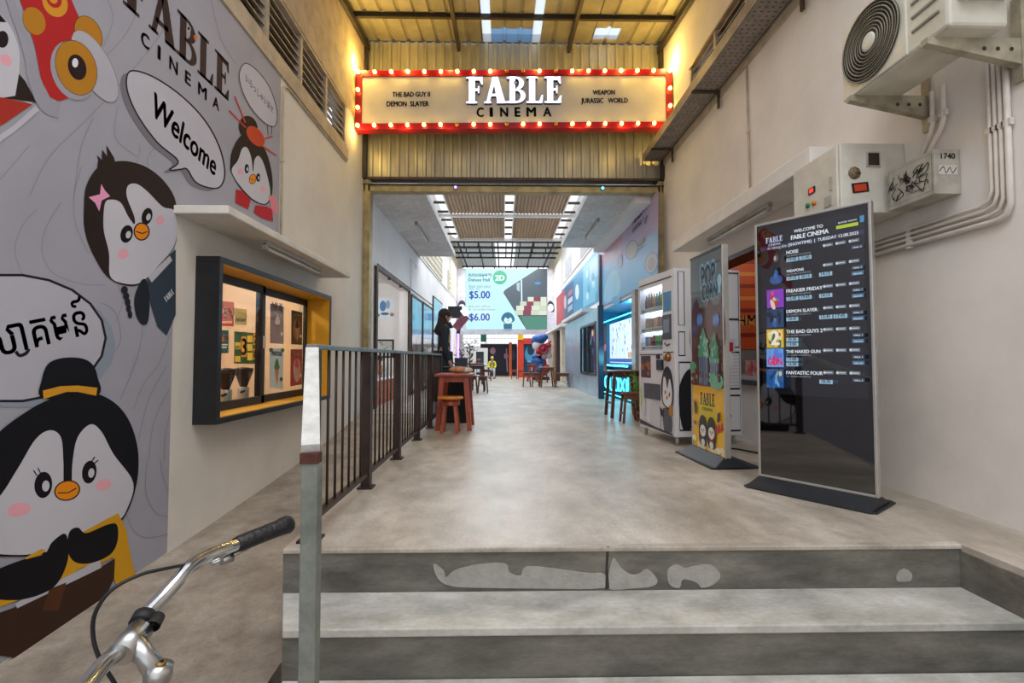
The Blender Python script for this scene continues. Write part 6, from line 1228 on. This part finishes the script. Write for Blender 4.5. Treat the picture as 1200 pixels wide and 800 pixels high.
    if scarf_: m.tube([h1 + Vector((0, -.03, .0)) * s, h1 + Vector((0, -.05, -.12)) * s, Vector(J['nk0']) + Vector((0, -.05, -.08)) * s, Vector(J['che']) + Vector((0, -.08, 0)) * s], [.085 * s, .085 * s, .12 * s, .08 * s], hair_m, 14); m.tube([h1 + Vector((0, .02, -.1)) * s, Vector(J['nk0']) + Vector((0, .05, .0)) * s], [.065 * s, .10 * s], hair_m, 12)
    lpart('headscarf' if scarf_ else 'hair', m, t); return t
stand = {'pel': (0, 0, .92), 'wai': (0, .0, 1.06), 'che': (0, .01, 1.24), 'nk0': (0, 0, 1.36), 'nk1': (0, .01, 1.43), 'hd0': (0, .025, 1.49), 'hd1': (0, .025, 1.55), 'hd2': (0, .02, 1.60),
         'shl': (-.17, 0, 1.33), 'ell': (-.22, .0, 1.06), 'wrl': (-.2, .1, .84), 'hnl': (-.19, .13, .77), 'shr': (.17, 0, 1.33), 'elr': (.22, -.02, 1.06), 'wrr': (.2, .06, .84), 'hnr': (.19, .09, .77),
         'hpl': (-.09, 0, .86), 'knl': (-.1, .02, .48), 'anl': (-.1, -.02, .08), 'tol': (-.11, .12, .035), 'hpr': (.09, 0, .86), 'knr': (.1, .04, .48), 'anr': (.1, .0, .08), 'tor': (.11, .14, .035)}
wp = person((-.94, 7.55, 0), radians(-75), 'woman in dark navy clothes with long dark brown head covering standing behind the railing end', stand, navy, navy, scarf, 1.0, True)
m = M(); m.tube([(0, -.01, 1.0), (0, -.02, .8), (0, -.01, .5), (0, 0, .22)], [.15, .17, .18, .19], navy, 18, caps=False); lpart('long_skirt', m, wp)
sit = {'pel': (0, 0, .52), 'wai': (0, .0, .66), 'che': (0, .03, .84), 'nk0': (0, .03, .95), 'nk1': (0, .05, 1.02), 'hd0': (0, .06, 1.08), 'hd1': (0, .06, 1.14), 'hd2': (0, .055, 1.19),
       'shl': (-.16, .03, .92), 'ell': (-.2, .1, .68), 'wrl': (-.13, .3, .62), 'hnl': (-.1, .36, .62), 'shr': (.16, .03, .92), 'elr': (.2, .1, .68), 'wrr': (.13, .3, .62), 'hnr': (.1, .36, .62),
       'hpl': (-.09, .02, .5), 'knl': (-.12, .40, .48), 'anl': (-.12, .42, .08), 'tol': (-.13, .55, .035), 'hpr': (.09, .02, .5), 'knr': (.12, .40, .48), 'anr': (.12, .42, .08), 'tor': (.13, .55, .035)}
stool((-.50, 21.2, 0), .30, .29, 'small stool under the person in the yellow shirt', wood_d)
person((-.50, 21.2, 0), radians(180), 'person in a bright yellow shirt and cap seated at the far end of the aisle', sit, mat('yellow_shirt', 'd8dc3a', .7), mat('pale_trousers', 'b8bcc4', .7), mat('yellow_cap', 'd8c84a', .6), .78)
st2 = stool((-2.75, 10.6, 0), .34, .19, 'low stool under the person inside the left doorway', wood_d)
person((-2.75, 10.6, -.13), radians(200), 'person in a white shirt and black trousers seated inside the left doorway', sit, mat('white_shirt', 'd8dade', .7), mat('black_trousers', '15151a', .8), hairm, .86)
